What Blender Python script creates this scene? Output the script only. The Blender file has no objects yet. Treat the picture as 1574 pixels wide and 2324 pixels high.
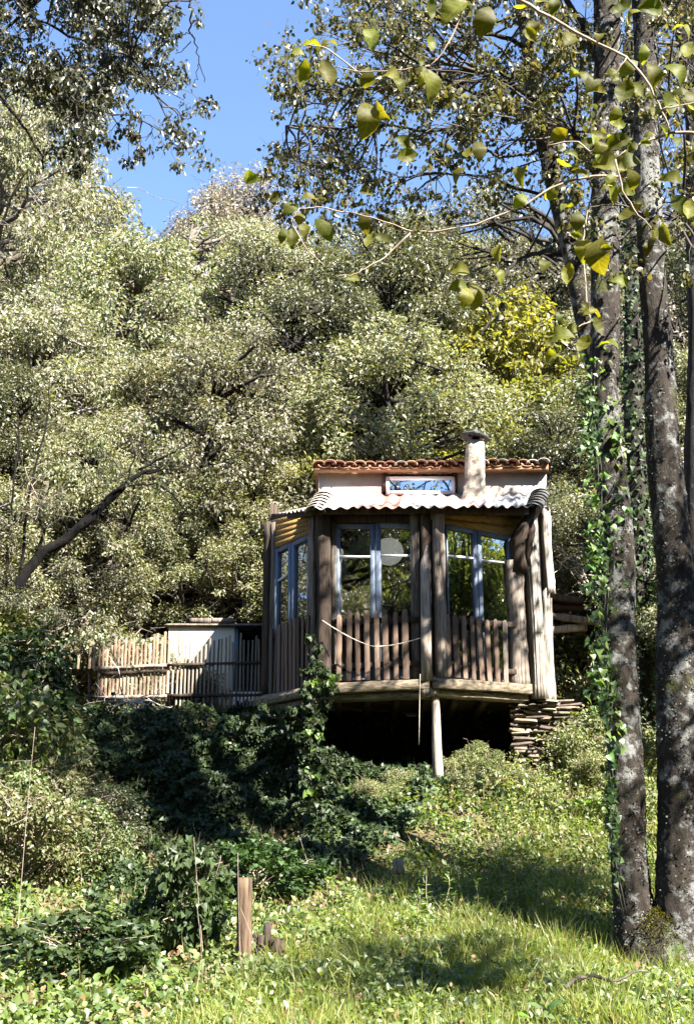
import bpy, math, random
import numpy as np
from mathutils import Vector, Matrix

# ------------------------------------------------------------------ camera, world, sun, exposure
scn = bpy.context.scene
COL = scn.collection
PITCH = math.radians(17.16)
EYE = np.array((0.0, 0.0, 1.6))
cam_d = bpy.data.cameras.new("camera")
cam = bpy.data.objects.new("camera", cam_d)
COL.objects.link(cam)
cam.location = EYE
cam.rotation_euler = (math.pi / 2 + PITCH, 0, 0)
cam_d.sensor_fit = 'VERTICAL'
cam_d.sensor_height = 36
cam_d.lens = 18 / math.tan(math.radians(21))
cam_d.clip_end = 1000
scn.camera = cam

SUN_DIR = Vector((0.55, -0.58, 0.78)).normalized()      # towards the sun
elev = math.asin(SUN_DIR.z)
w = bpy.data.worlds.new("World")
scn.world = w
w.use_nodes = True
nt = w.node_tree
bg = nt.nodes["Background"]
sky = nt.nodes.new("ShaderNodeTexSky")
sky.sky_type = 'NISHITA'
sky.sun_disc = False
sky.sun_elevation = elev
sky.sun_rotation = math.atan2(SUN_DIR.x, SUN_DIR.y)
sky.air_density = 1.0
sky.dust_density = 0.1
sky.altitude = 1500
sky.ozone_density = 3.0
nt.links.new(sky.outputs[0], bg.inputs[0])
bg.inputs[1].default_value = 0.062
sd = bpy.data.lights.new("sun", 'SUN')
sun = bpy.data.objects.new("sun", sd)
COL.objects.link(sun)
sun.rotation_euler = SUN_DIR.to_track_quat('Z', 'Y').to_euler()
sun.location = (10, -10, 30)
sd.energy = 5.0
sd.angle = math.radians(0.53)
sd.color = (1.0, 0.95, 0.86)
scn.view_settings.view_transform = 'Standard'
scn.view_settings.look = 'None'
scn.view_settings.gamma = 1
scn.view_settings.use_curve_mapping = False
scn.view_settings.exposure = 2.8
scn.render.engine = 'CYCLES'
scn.cycles.max_bounces = 8
scn.cycles.diffuse_bounces = 3
scn.cycles.glossy_bounces = 3
scn.cycles.transparent_max_bounces = 8

# ------------------------------------------------------------------ helpers
F_PX = 1162 / math.tan(math.radians(21))
CP, SP = math.cos(PITCH), math.sin(PITCH)
rng = np.random.default_rng(7)
random.seed(7)


def P(u, v, Y):
    """the point at forward distance Y seen at (u, v) of the photograph scaled to 1574 x 2324"""
    x = (u - 787) / F_PX
    y = (1162 - v) / F_PX
    d = np.array((x, CP - y * SP, SP + y * CP))
    return EYE + d * (Y / d[1])


def PA(u, v, Y):
    x = (np.asarray(u) - 787) / F_PX
    y = (1162 - np.asarray(v)) / F_PX
    dy = CP - y * SP
    t = np.asarray(Y) / dy
    return np.stack([x * t, dy * t, 1.6 + (SP + y * CP) * t], -1)


def proj(p):
    q = np.asarray(p) - EYE
    d = q[..., 1] * CP + q[..., 2] * SP
    yy = -q[..., 1] * SP + q[..., 2] * CP
    d = np.where(d < 0.1, 0.1, d)
    return 787 + F_PX * q[..., 0] / d, 1162 - F_PX * yy / d


def ppm(p):
    q = np.asarray(p) - EYE
    return F_PX / (q[1] * CP + q[2] * SP)


def unit(v):
    v = np.asarray(v, float)
    return v / (np.linalg.norm(v, axis=-1, keepdims=True) + 1e-9)


ORIGIN = {}


def tag(o, label=None, cat=None, group=None, kind=None):
    if label: o["label"] = label
    if cat: o["category"] = cat
    if group: o["group"] = group
    if kind: o["kind"] = kind
    return o


def thing(name, label, cat, loc, group=None):
    o = bpy.data.objects.new(name, None)
    o.empty_display_size = 0.2
    COL.objects.link(o)
    o.location = tuple(map(float, loc))
    ORIGIN[o.name] = np.array(loc, float)
    return tag(o, label, cat, group)


def fast_mesh(name, verts, faces_flat, sizes, smooth=False):
    me = bpy.data.meshes.new(name)
    verts = np.ascontiguousarray(verts, dtype=np.float32)
    faces_flat = np.ascontiguousarray(faces_flat, dtype=np.int32)
    sizes = np.ascontiguousarray(sizes, dtype=np.int32)
    me.vertices.add(len(verts))
    me.vertices.foreach_set("co", verts.ravel())
    me.loops.add(len(faces_flat))
    me.loops.foreach_set("vertex_index", faces_flat)
    me.polygons.add(len(sizes))
    starts = np.concatenate([[0], np.cumsum(sizes)[:-1]]).astype(np.int32)
    me.polygons.foreach_set("loop_start", starts)
    me.polygons.foreach_set("loop_total", sizes)
    if smooth:
        me.polygons.foreach_set("use_smooth", np.ones(len(sizes), dtype=bool))
    me.update(calc_edges=True)
    return me


def link(name, me, mat, parent=None, origin=None):
    if mat is not None:
        me.materials.clear()
        me.materials.append(mat)
    o = bpy.data.objects.new(name, me)
    COL.objects.link(o)
    if parent is not None:
        o.parent = parent
        ORIGIN[o.name] = ORIGIN[parent.name]
    elif origin is not None:
        o.location = tuple(map(float, origin))
        ORIGIN[o.name] = np.array(origin, float)
    else:
        ORIGIN[o.name] = np.zeros(3)
    return o


class MB:
    def __init__(self):
        self.v, self.f = [], []
        self.n = 0

    def add(self, verts, faces):
        self.v.extend([tuple(map(float, p)) for p in verts])
        self.f.extend([tuple(i + self.n for i in f) for f in faces])
        self.n += len(verts)

    def mesh(self, name, off=(0, 0, 0), smooth=False):
        v = np.array(self.v, dtype=np.float64) - np.asarray(off)
        flat = np.fromiter((i for f in self.f for i in f), dtype=np.int32)
        sizes = np.fromiter((len(f) for f in self.f), dtype=np.int32)
        return fast_mesh(name, v, flat, sizes, smooth)

    def build(self, name, mat, parent=None, smooth=False):
        if parent is not None:
            off = ORIGIN[parent.name]
            return link(name, self.mesh(name, off, smooth), mat, parent)
        a = np.array(self.v)
        off = np.array(((a[:, 0].min() + a[:, 0].max()) / 2, (a[:, 1].min() + a[:, 1].max()) / 2, a[:, 2].min()))
        return link(name, self.mesh(name, off, smooth), mat, None, off)

    def tube(self, pts, rad, sides=6, cap=True, wob=0.0, groove=0):
        pts = np.asarray(pts, float)
        n = len(pts)
        rad = np.broadcast_to(np.asarray(rad, float), (n,))
        tan = np.gradient(pts, axis=0)
        tan = unit(tan)
        ref = np.array((0.31, 0.87, 0.38)) if abs(tan[0] @ np.array((0.31, 0.87, 0.38))) < 0.85 else np.array((1.0, 0, 0))
        a = np.arange(sides) * 2 * math.pi / sides
        V = []
        x = unit(np.cross(tan[0], ref))
        gr = 1 + (0.10 * np.cos(a * groove + 1.3) + 0.05 * np.cos(a * (groove + 3)) if groove else 0 * a)
        for i in range(n):
            x = unit(x - tan[i] * (x @ tan[i]))
            y = np.cross(tan[i], x)
            r = rad[i] * gr
            if wob: r = r * (1 + wob * rng.normal(size=sides))
            V.append(pts[i] + np.outer(np.cos(a) * r, x) + np.outer(np.sin(a) * r, y))
        V = np.concatenate(V)
        Fc = []
        for i in range(n - 1):
            for j in range(sides):
                k = (j + 1) % sides
                Fc.append((i * sides + j, i * sides + k, (i + 1) * sides + k, (i + 1) * sides + j))
        if cap:
            Fc.append(tuple(range(sides))[::-1])
            Fc.append(tuple((n - 1) * sides + j for j in range(sides)))
        self.add(V, Fc)
        return self

    def beam(self, p0, p1, wv, dv, nseg=1, jit=0.0, ch=0.12, taper=1.0):
        """a board from p0 to p1 (centre line); wv, dv: full width and depth vectors; chamfered corners"""
        p0, p1, wv, dv = (np.asarray(q, float) for q in (p0, p1, wv, dv))
        W, D = np.linalg.norm(wv), np.linalg.norm(dv)
        c = ch * min(W, D)
        uw, ud = wv / W, dv / D
        sec = [(-W / 2 + c, -D / 2), (W / 2 - c, -D / 2), (W / 2, -D / 2 + c), (W / 2, D / 2 - c),
               (W / 2 - c, D / 2), (-W / 2 + c, D / 2), (-W / 2, D / 2 - c), (-W / 2, -D / 2 + c)]
        V, Fc = [], []
        jw = 0
        for i in range(nseg + 1):
            t = i / nseg
            s = 1 + (taper - 1) * t
            m = p0 + (p1 - p0) * t
            if jit:
                m = m + uw * rng.normal() * jit * 0.5
                s *= 1 + rng.normal() * jit / W
            for (aa, bb) in sec:
                V.append(m + uw * (aa * s) + ud * bb + (ud * rng.normal() * jit * 0.3 if jit else 0))
        for i in range(nseg):
            for j in range(8):
                k = (j + 1) % 8
                Fc.append((i * 8 + j, i * 8 + k, (i + 1) * 8 + k, (i + 1) * 8 + j))
        Fc.append(tuple(range(8))[::-1])
        Fc.append(tuple(nseg * 8 + j for j in range(8)))
        self.add(V, Fc)
        return self

    def box(self, c, s):
        c, s = np.asarray(c, float), np.asarray(s, float)
        return self.beam(c - (0, 0, s[2] / 2), c + (0, 0, s[2] / 2), (s[0], 0, 0), (0, s[1], 0), ch=0.04)

    def grid(self, fn, nu, nv, thick=None):
        V = [fn(i / nu, j / nv) for j in range(nv + 1) for i in range(nu + 1)]
        Fc = [(j * (nu + 1) + i, j * (nu + 1) + i + 1, (j + 1) * (nu + 1) + i + 1, (j + 1) * (nu + 1) + i)
              for j in range(nv) for i in range(nu)]
        if thick is None:
            self.add(V, Fc)
            return self
        m = len(V)
        V2 = [np.asarray(p) - np.asarray(thick) for p in V]
        Fc += [tuple(i + m for i in f)[::-1] for f in list(Fc)]
        ring = [i for i in range(nu)] + [j * (nu + 1) + nu for j in range(nv)] + \
               [nv * (nu + 1) + nu - i for i in range(nu)] + [(nv - j) * (nu + 1) for j in range(nv)]
        for a, b in zip(ring, ring[1:] + ring[:1]):
            Fc.append((b, a, a + m, b + m))
        self.add(V + V2, Fc)
        return self


# leaf shapes: (side, along, normal) in leaf units
NARROW = (np.array([(0, 0, 0), (.5, .42, .10), (0, 1, -.05), (-.5, .42, .10)]), np.array([(0, 1, 2), (0, 2, 3)]))
BROAD = (np.array([(0, 0, 0), (.40, .22, .08), (.46, .58, .10), (0, 1, -.08), (-.46, .58, .10), (-.40, .22, .08)]),
         np.array([(0, 1, 2), (0, 2, 3), (0, 3, 4), (0, 4, 5)]))
IVY = (np.array([(0, .08, 0), (.5, -.02, .06), (.34, .45, .05), (0, 1, -.08), (-.34, .45, .05), (-.5, -.02, .06)]),
       np.array([(0, 1, 2), (0, 2, 3), (0, 3, 4), (0, 4, 5)]))
BLADE = (np.array([(-.5, 0, 0), (.5, 0, 0), (.38, .55, .10), (-.38, .55, .10), (0, 1, .42)]),
         np.array([(0, 1, 2), (0, 2, 3), (3, 2, 4)]))


def leaf_mesh(name, shape, pos, dirv, nrm, L, W):
    tv, tf = shape
    N = len(pos)
    d = unit(dirv)
    s = unit(np.cross(d, nrm))
    n = np.cross(s, d)
    L = np.broadcast_to(np.asarray(L, float), (N,))[:, None]
    W = np.broadcast_to(np.asarray(W, float), (N,))[:, None]
    V = np.empty((N, len(tv), 3))
    for k, (a, b, c) in enumerate(tv):
        V[:, k] = pos + s * (a * W) + d * (b * L) + n * (c * L)
    idx = (np.arange(N)[:, None, None] * len(tv) + tf[None]).reshape(-1)
    return fast_mesh(name, V.reshape(-1, 3), idx, np.full(N * len(tf), 3))


def rand_dirs(n, up=0.0, r=rng):
    v = r.normal(size=(n, 3))
    v[:, 2] += up
    return unit(v)


def vnoise(x, y, s=1.0, seed=0):
    r = np.random.default_rng(seed)
    out = 0
    for k in range(6):
        a, b, ph = r.normal() * 1.3, r.normal() * 1.3, r.uniform(0, 6.28)
        out = out + np.sin((a * x + b * y) / s * (1 + .35 * k) + ph) / (1 + .3 * k)
    return out / 2.2


# ------------------------------------------------------------------ materials
def newmat(name):
    m = bpy.data.materials.new(name)
    m.use_nodes = True
    n = m.node_tree
    b = n.nodes["Principled BSDF"]
    return m, n, b


def N(n, typ, **kw):
    x = n.nodes.new(typ)
    for k, v in kw.items():
        setattr(x, k, v)
    return x


def mixc(n, fac, a, b, blend='MIX'):
    x = n.nodes.new("ShaderNodeMix")
    x.data_type = 'RGBA'
    x.blend_type = blend
    for sock, val in ((x.inputs[0], fac), (x.inputs[6], a), (x.inputs[7], b)):
        if hasattr(val, "links"):
            n.links.new(val, sock)
        else:
            sock.default_value = val if not isinstance(val, tuple) else (*val[:3], 1)
    return x.outputs[2]


def ramp(n, fac, stops):
    r = n.nodes.new("ShaderNodeValToRGB")
    e = r.color_ramp.elements
    e[0].position, e[0].color = stops[0][0], (*stops[0][1], 1)
    e[1].position, e[1].color = stops[-1][0], (*stops[-1][1], 1)
    for p, c in stops[1:-1]:
        k = e.new(p)
        k.color = (*c, 1)
    n.links.new(fac, r.inputs[0])
    return r.outputs[0]


def math_(n, op, a, b=None):
    x = n.nodes.new("ShaderNodeMath")
    x.operation = op
    for i, v in enumerate((a, b)):
        if v is None: continue
        if hasattr(v, "links"): n.links.new(v, x.inputs[i])
        else: x.inputs[i].default_value = v
    return x.outputs[0]


def noise(n, scale, detail=4, rough=.6, vec=None, stretch=None, coord='Object'):
    tc = N(n, "ShaderNodeTexCoord")
    mp = N(n, "ShaderNodeMapping")
    if stretch: mp.inputs['Scale'].default_value = stretch
    n.links.new(tc.outputs[coord], mp.inputs[0])
    t = N(n, "ShaderNodeTexNoise")
    t.inputs['Scale'].default_value = scale
    t.inputs['Detail'].default_value = detail
    t.inputs['Roughness'].default_value = rough
    n.links.new(mp.outputs[0], t.inputs['Vector'])
    return t.outputs[0]


def bump(n, b, h, strength=.5, dist=.02):
    x = N(n, "ShaderNodeBump")
    x.inputs['Strength'].default_value = strength
    x.inputs['Distance'].default_value = dist
    n.links.new(h, x.inputs['Height'])
    n.links.new(x.outputs[0], b.inputs['Normal'])


def leaf_mat(name, cols, rough=.42, trans=.3, tint=None, spec=.5, objvar=.25):
    """cols: colours spread over the leaves one by one; tint: colour of light coming through"""
    m, n, b = newmat(name)
    g = N(n, "ShaderNodeNewGeometry")
    k = len(cols)
    c = ramp(n, g.outputs['Random Per Island'], [(i / max(1, k - 1), q) for i, q in enumerate(cols)])
    oi = N(n, "ShaderNodeObjectInfo")
    h = N(n, "ShaderNodeHueSaturation")
    n.links.new(c, h.inputs['Color'])
    r1 = oi.outputs['Random']
    n.links.new(math_(n, 'ADD', math_(n, 'MULTIPLY', r1, objvar * .12), .5 - objvar * .06), h.inputs['Hue'])
    n.links.new(math_(n, 'ADD', math_(n, 'MULTIPLY', math_(n, 'FRACT', math_(n, 'MULTIPLY', r1, 7.31)), objvar * 1.6), 1 - objvar * .8), h.inputs['Value'])
    n.links.new(math_(n, 'ADD', math_(n, 'MULTIPLY', math_(n, 'FRACT', math_(n, 'MULTIPLY', r1, 3.77)), objvar), 1 - objvar * .5), h.inputs['Saturation'])
    c = h.outputs[0]
    n.links.new(c, b.inputs['Base Color'])
    b.inputs['Roughness'].default_value = rough
    b.inputs['Specular IOR Level'].default_value = spec
    t = N(n, "ShaderNodeBsdfTranslucent")
    tc = mixc(n, 1.0, c, tint or (1.9, 1.9, .7), 'MULTIPLY')
    n.links.new(tc, t.inputs[0])
    mx = N(n, "ShaderNodeMixShader")
    mx.inputs[0].default_value = trans
    n.links.new(b.outputs[0], mx.inputs[1])
    n.links.new(t.outputs[0], mx.inputs[2])
    n.links.new(mx.outputs[0], n.nodes["Material Output"].inputs[0])
    return m


def wood_mat(name, dark, light, stretch=(14, 14, 1.1), rough=.85, var=.35, bumpd=.012, crack=True):
    m, n, b = newmat(name)
    f = noise(n, 2.2, 6, .7, stretch=stretch)
    f2 = noise(n, .9, 3, .5, stretch=(stretch[0] * .25, stretch[1] * .25, stretch[2] * 1.2))
    c = ramp(n, f, [(.33, tuple(q * .22 for q in dark)), (.43, dark), (.61, light)])
    c = mixc(n, math_(n, 'MULTIPLY', f2, .5), c, dark)
    oi = N(n, "ShaderNodeObjectInfo")
    h = N(n, "ShaderNodeHueSaturation")
    n.links.new(c, h.inputs['Color'])
    n.links.new(math_(n, 'ADD', math_(n, 'MULTIPLY', oi.outputs['Random'], var * 1.6), 1 - var * .8), h.inputs['Value'])
    n.links.new(h.outputs[0], b.inputs['Base Color'])
    b.inputs['Roughness'].default_value = rough
    b.inputs['Specular IOR Level'].default_value = .25
    bump(n, b, f, .7, bumpd)
    return m


def bark_mat(name, base, lichen, amount=.5, moss=None, mossamt=.5, scale=7):
    m, n, b = newmat(name)
    f = noise(n, 5, 8, .75, stretch=(3, 3, 1.0))
    fine = noise(n, 38, 5, .75)
    c = ramp(n, f, [(.36, tuple(q * .4 for q in base)), (.60, base), (.75, tuple(q * 1.6 for q in base))])
    lf = noise(n, scale, 7, .72)
    big = noise(n, 1.1, 2, .5)
    lm = ramp(n, math_(n, 'ADD', math_(n, 'MULTIPLY', lf, .7), math_(n, 'MULTIPLY', big, .35)),
              [(.60 - amount * .16, (0, 0, 0)), (.66 - amount * .14, (1, 1, 1))])
    lc = mixc(n, fine, tuple(q * .55 for q in lichen), tuple(q * 1.3 for q in lichen))
    c = mixc(n, lm, c, lc)
    if moss:
        mf = ramp(n, noise(n, 2.3, 5, .65), [(.62 - mossamt * .25, (0, 0, 0)), (.70 - mossamt * .2, (1, 1, 1))])
        c = mixc(n, mf, c, moss)
    n.links.new(c, b.inputs['Base Color'])
    b.inputs['Roughness'].default_value = .9
    b.inputs['Specular IOR Level'].default_value = .2
    bump(n, b, math_(n, 'ADD', f, math_(n, 'MULTIPLY', lm, .25)), 1.0, .035)
    return m


def plain_mat(name, a, bcol, scale=6, rough=.8, detail=5, bumpd=.01, spec=.3, stretch=None, metallic=0, var=.0, lo=.35, hi=.65):
    m, n, b = newmat(name)
    f = noise(n, scale, detail, .65, stretch=stretch)
    c = ramp(n, f, [(lo, a), (hi, bcol)])
    if var:
        oi = N(n, "ShaderNodeObjectInfo")
        h = N(n, "ShaderNodeHueSaturation")
        n.links.new(c, h.inputs['Color'])
        n.links.new(math_(n, 'ADD', math_(n, 'MULTIPLY', oi.outputs['Random'], var * 1.6), 1 - var * .8), h.inputs['Value'])
        n.links.new(math_(n, 'ADD', math_(n, 'MULTIPLY', math_(n, 'FRACT', math_(n, 'MULTIPLY', oi.outputs['Random'], 5.3)), var * .08), .5 - var * .04), h.inputs['Hue'])
        c = h.outputs[0]
    n.links.new(c, b.inputs['Base Color'])
    b.inputs['Roughness'].default_value = rough
    b.inputs['Specular IOR Level'].default_value = spec
    b.inputs['Metallic'].default_value = metallic
    bump(n, b, f, .5, bumpd)
    return m


def glass_mat(name, refl=.35, tintc=(.75, .8, .8)):
    m, n, b = newmat(name)
    n.nodes.remove(b)
    tr = N(n, "ShaderNodeBsdfTransparent")
    tr.inputs[0].default_value = (*tintc, 1)
    gl = N(n, "ShaderNodeBsdfGlossy")
    gl.inputs['Roughness'].default_value = .015
    gl.inputs[0].default_value = (.95, .97, 1, 1)
    fr = N(n, "ShaderNodeFresnel")
    fr.inputs[0].default_value = 1.5
    nz = noise(n, 1.7, 2, .5)
    bp = N(n, "ShaderNodeBump")
    bp.inputs['Strength'].default_value = .06
    bp.inputs['Distance'].default_value = .02
    n.links.new(nz, bp.inputs['Height'])
    n.links.new(bp.outputs[0], gl.inputs['Normal'])
    mx = N(n, "ShaderNodeMixShader")
    n.links.new(math_(n, 'ADD', fr.outputs[0], refl), mx.inputs[0])
    n.links.new(tr.outputs[0], mx.inputs[1])
    n.links.new(gl.outputs[0], mx.inputs[2])
    n.links.new(mx.outputs[0], n.nodes["Material Output"].inputs[0])
    return m


M = {}
M['ground'] = plain_mat('earth', (.045, .035, .02), (.10, .085, .04), 3.0, .95, 8, .05, .1)
M['grass'] = leaf_mat('grass', [(.09, .135, .025), (.145, .20, .04), (.22, .25, .06), (.14, .18, .03), (.28, .25, .10), (.10, .12, .03), (.20, .15, .07)], .5, .42, (1.8, 1.9, .6), .35, 0)
M['drygrass'] = leaf_mat('dry_grass', [(.30, .24, .12), (.42, .35, .20), (.20, .18, .07)], .6, .3, (1.3, 1.2, .8), .3, 0)
M['weeds'] = leaf_mat('weeds', [(.05, .085, .025), (.085, .13, .035), (.14, .18, .05), (.07, .11, .05), (.20, .21, .09)], .40, .36, (1.8, 1.9, .6), .5, .2)
M['ivymid'] = leaf_mat('ivy_mid', [(.022, .042, .012), (.04, .07, .018), (.06, .10, .025)], .42, .3, (1.8, 1.9, .5), .45, .2)
M['nettle'] = leaf_mat('nettle', [(.07, .10, .035), (.11, .15, .05), (.17, .19, .08), (.10, .085, .045), (.23, .22, .13), (.13, .17, .06)], .45, .34, (1.8, 1.8, .6), .45, .2)
M['scrub'] = leaf_mat('scrub_leaf', [(.036, .05, .018), (.06, .08, .028), (.09, .105, .038), (.075, .065, .038), (.13, .13, .06), (.065, .095, .03)], .42, .30, (1.8, 1.8, .6), .45, .5)
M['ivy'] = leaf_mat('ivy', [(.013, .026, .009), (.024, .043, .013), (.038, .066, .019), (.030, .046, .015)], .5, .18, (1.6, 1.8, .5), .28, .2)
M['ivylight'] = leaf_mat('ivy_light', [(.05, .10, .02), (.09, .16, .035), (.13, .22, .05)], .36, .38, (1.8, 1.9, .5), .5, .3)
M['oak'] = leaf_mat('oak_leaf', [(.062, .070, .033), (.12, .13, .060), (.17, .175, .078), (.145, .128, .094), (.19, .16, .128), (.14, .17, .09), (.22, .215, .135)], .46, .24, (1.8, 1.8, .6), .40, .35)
M['valley'] = leaf_mat('valley_leaf', [(.07, .09, .03), (.11, .13, .045), (.16, .17, .06)], .4, .5, (2.0, 2.0, .5), .5, .2)
M['valleyyellow'] = leaf_mat('valley_light_leaf', [(.12, .15, .03), (.18, .21, .04), (.24, .25, .05)], .4, .5, (2.0, 2.0, .5), .5, .2)
M['oakshade'] = leaf_mat('shaded_oak_leaf', [(.022, .028, .014), (.036, .042, .020), (.055, .058, .028), (.05, .042, .025)], .42, .22, (1.8, 1.8, .6), .45, .2)  # leaf colours darkened for the shade on the overhanging bough
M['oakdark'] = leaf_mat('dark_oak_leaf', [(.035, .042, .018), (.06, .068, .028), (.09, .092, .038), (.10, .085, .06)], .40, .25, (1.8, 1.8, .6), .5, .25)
M['yellow'] = leaf_mat('yellow_leaf', [(.11, .13, .035), (.18, .19, .05), (.25, .245, .06), (.16, .14, .06), (.10, .105, .045)], .45, .42, (1.7, 1.7, .4), .4, .2)
M['dusky'] = leaf_mat('dusky_leaf', [(.13, .11, .09), (.20, .17, .14), (.25, .20, .16), (.12, .125, .07), (.32, .28, .24)], .45, .25, (1.5, 1.4, .9), .45, .2)
M['alder'] = leaf_mat('alder_leaf', [(.035, .042, .018), (.052, .060, .023), (.08, .078, .03), (.105, .09, .036), (.055, .048, .026)], .42, .38, (2.0, 1.8, .5), .45, .2)
M['bigleaf'] = leaf_mat('bough_leaf', [(.075, .085, .012), (.11, .115, .016)], .50, .58, (2.4, 2.3, .30), .30, .7)
M['bark'] = bark_mat('lichen_bark', (.034, .027, .021), (.17, .17, .16), .46, (.06, .065, .018), .10)
M['barkdark'] = bark_mat('dark_bark', (.030, .025, .020), (.10, .10, .09), .10)
M['barkshade'] = bark_mat('shaded_bark', (.006, .005, .004), (.02, .02, .018), .05)  # bark colour carries the shade lying on the leaning trunk
M['barkivy'] = bark_mat('mossy_bark', (.035, .03, .022), (.12, .12, .10), .2, (.035, .055, .012), .5)
M['barkpale'] = bark_mat('pale_bark', (.12, .10, .08), (.30, .28, .25), .4)
M['twig'] = plain_mat('twig', (.16, .12, .09), (.30, .24, .19), 14, .8)
M['twigpale'] = plain_mat('pale_twig', (.40, .34, .28), (.60, .53, .46), 14, .8)
M['twigdark'] = plain_mat('dark_twig', (.025, .02, .017), (.06, .05, .04), 14, .8)
M['moss'] = leaf_mat('moss', [(.05, .055, .01), (.09, .09, .016), (.12, .10, .025), (.05, .045, .02)], .8, .2, (1.5, 1.5, .5), .1, 0)
M['wdark'] = wood_mat('dark_wood', (.032, .022, .016), (.085, .058, .043))
M['wgrey'] = wood_mat('grey_wood', (.085, .068, .055), (.24, .20, .165))
M['wpale'] = wood_mat('pale_wood', (.20, .16, .125), (.42, .35, .29))
M['wslab'] = wood_mat('sunlit_slab', (.26, .21, .17), (.55, .47, .40), (9, 9, .8))  # sunlight on the split slab is put into this paler wood
M['wwhite'] = wood_mat('silver_wood', (.15, .13, .105), (.52, .48, .42), (11, 11, .55), bumpd=.03)
M['whoney'] = wood_mat('honey_plank', (.24, .135, .042), (.38, .235, .085), (1.2, 14, 14), .6, .25)
M['wbeam'] = wood_mat('beam_wood', (.13, .10, .065), (.34, .28, .20), (1.1, 12, 12), bumpd=.02)
M['wred'] = wood_mat('red_brown_beam', (.20, .10, .05), (.38, .22, .13), (1.1, 12, 12))
M['picket'] = wood_mat('picket_wood', (.11, .072, .052), (.30, .21, .155), (12, 12, 1.2), var=.6)
M['wpost'] = wood_mat('post_wood', (.035, .023, .015), (.12, .08, .05))
M['pale'] = wood_mat('fence_pale', (.30, .20, .13), (.52, .38, .27), (12, 12, 1.2), var=.5)
M['palegrey'] = wood_mat('grey_fence_pale', (.15, .125, .10), (.33, .28, .23), (12, 12, 1.2), var=.5)
M['blue'] = plain_mat('blue_paint', (.085, .112, .155), (.13, .16, .215), 9, .5, 5, .003, stretch=(3, 3, .6))
M['white'] = plain_mat('white_paint', (.66, .67, .70), (.80, .80, .82), 9, .5)
M['plaster'] = plain_mat('plaster', (.27, .235, .21), (.37, .325, .29), 2.4, .92, 7, .015)
M['cream'] = plain_mat('cream_plaster', (.60, .53, .38), (.72, .66, .52), 1.4, .9, 6, .008)
M['chim'] = plain_mat('chimney_render', (.12, .10, .08), (.40, .35, .285), 8, .95, 9, .09)
M['slate'] = plain_mat('slate', (.03, .03, .03), (.07, .07, .065), 6, .7, var=.3)
M['tile'] = plain_mat('terracotta', (.20, .085, .05), (.38, .24, .165), 9, .85, 7, .008, var=.5)
M['tilegrey'] = plain_mat('lichen_tile', (.24, .20, .17), (.52, .47, .42), 8, .9, 7, .008, var=.4)
M['sheetw'] = plain_mat('white_sheet', (.34, .315, .29), (.56, .54, .52), 4, .6, 7, .003)
M['sheetp'] = plain_mat('pink_sheet', (.36, .13, .095), (.46, .22, .17), 3, .65, 7, .003)
M['sheetm'] = plain_mat('mixed_sheet', (.36, .17, .13), (.54, .48, .45), 2.2, .65, 7, .003)
M['sheetg'] = plain_mat('mossy_sheet', (.07, .065, .07), (.36, .36, .38), 7, .75, 8, .006)
M['stone'] = plain_mat('schist', (.07, .055, .042), (.19, .155, .12), 5, .9, 7, .02, var=.7)
M['glass'] = glass_mat('window_glass', .36)
M['glasssky'] = glass_mat('skylight_glass', .75)
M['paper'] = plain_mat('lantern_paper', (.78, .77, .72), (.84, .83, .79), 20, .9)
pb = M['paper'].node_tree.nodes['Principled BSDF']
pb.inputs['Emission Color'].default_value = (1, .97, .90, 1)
pb.inputs['Emission Strength'].default_value = .065  # weak glow added in place of daylight on the paper
M['rope'] = plain_mat('rope', (.55, .46, .36), (.70, .62, .50), 60, .9)
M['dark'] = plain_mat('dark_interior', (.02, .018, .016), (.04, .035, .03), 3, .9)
M['floor'] = wood_mat('floor_board', (.10, .07, .05), (.2, .15, .1), (1, 12, 12))
M['litter'] = leaf_mat('leaf_litter', [(.10, .06, .03), (.18, .11, .06), (.27, .19, .12)], .7, .1, (1, 1, 1), .2, 0)

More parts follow.
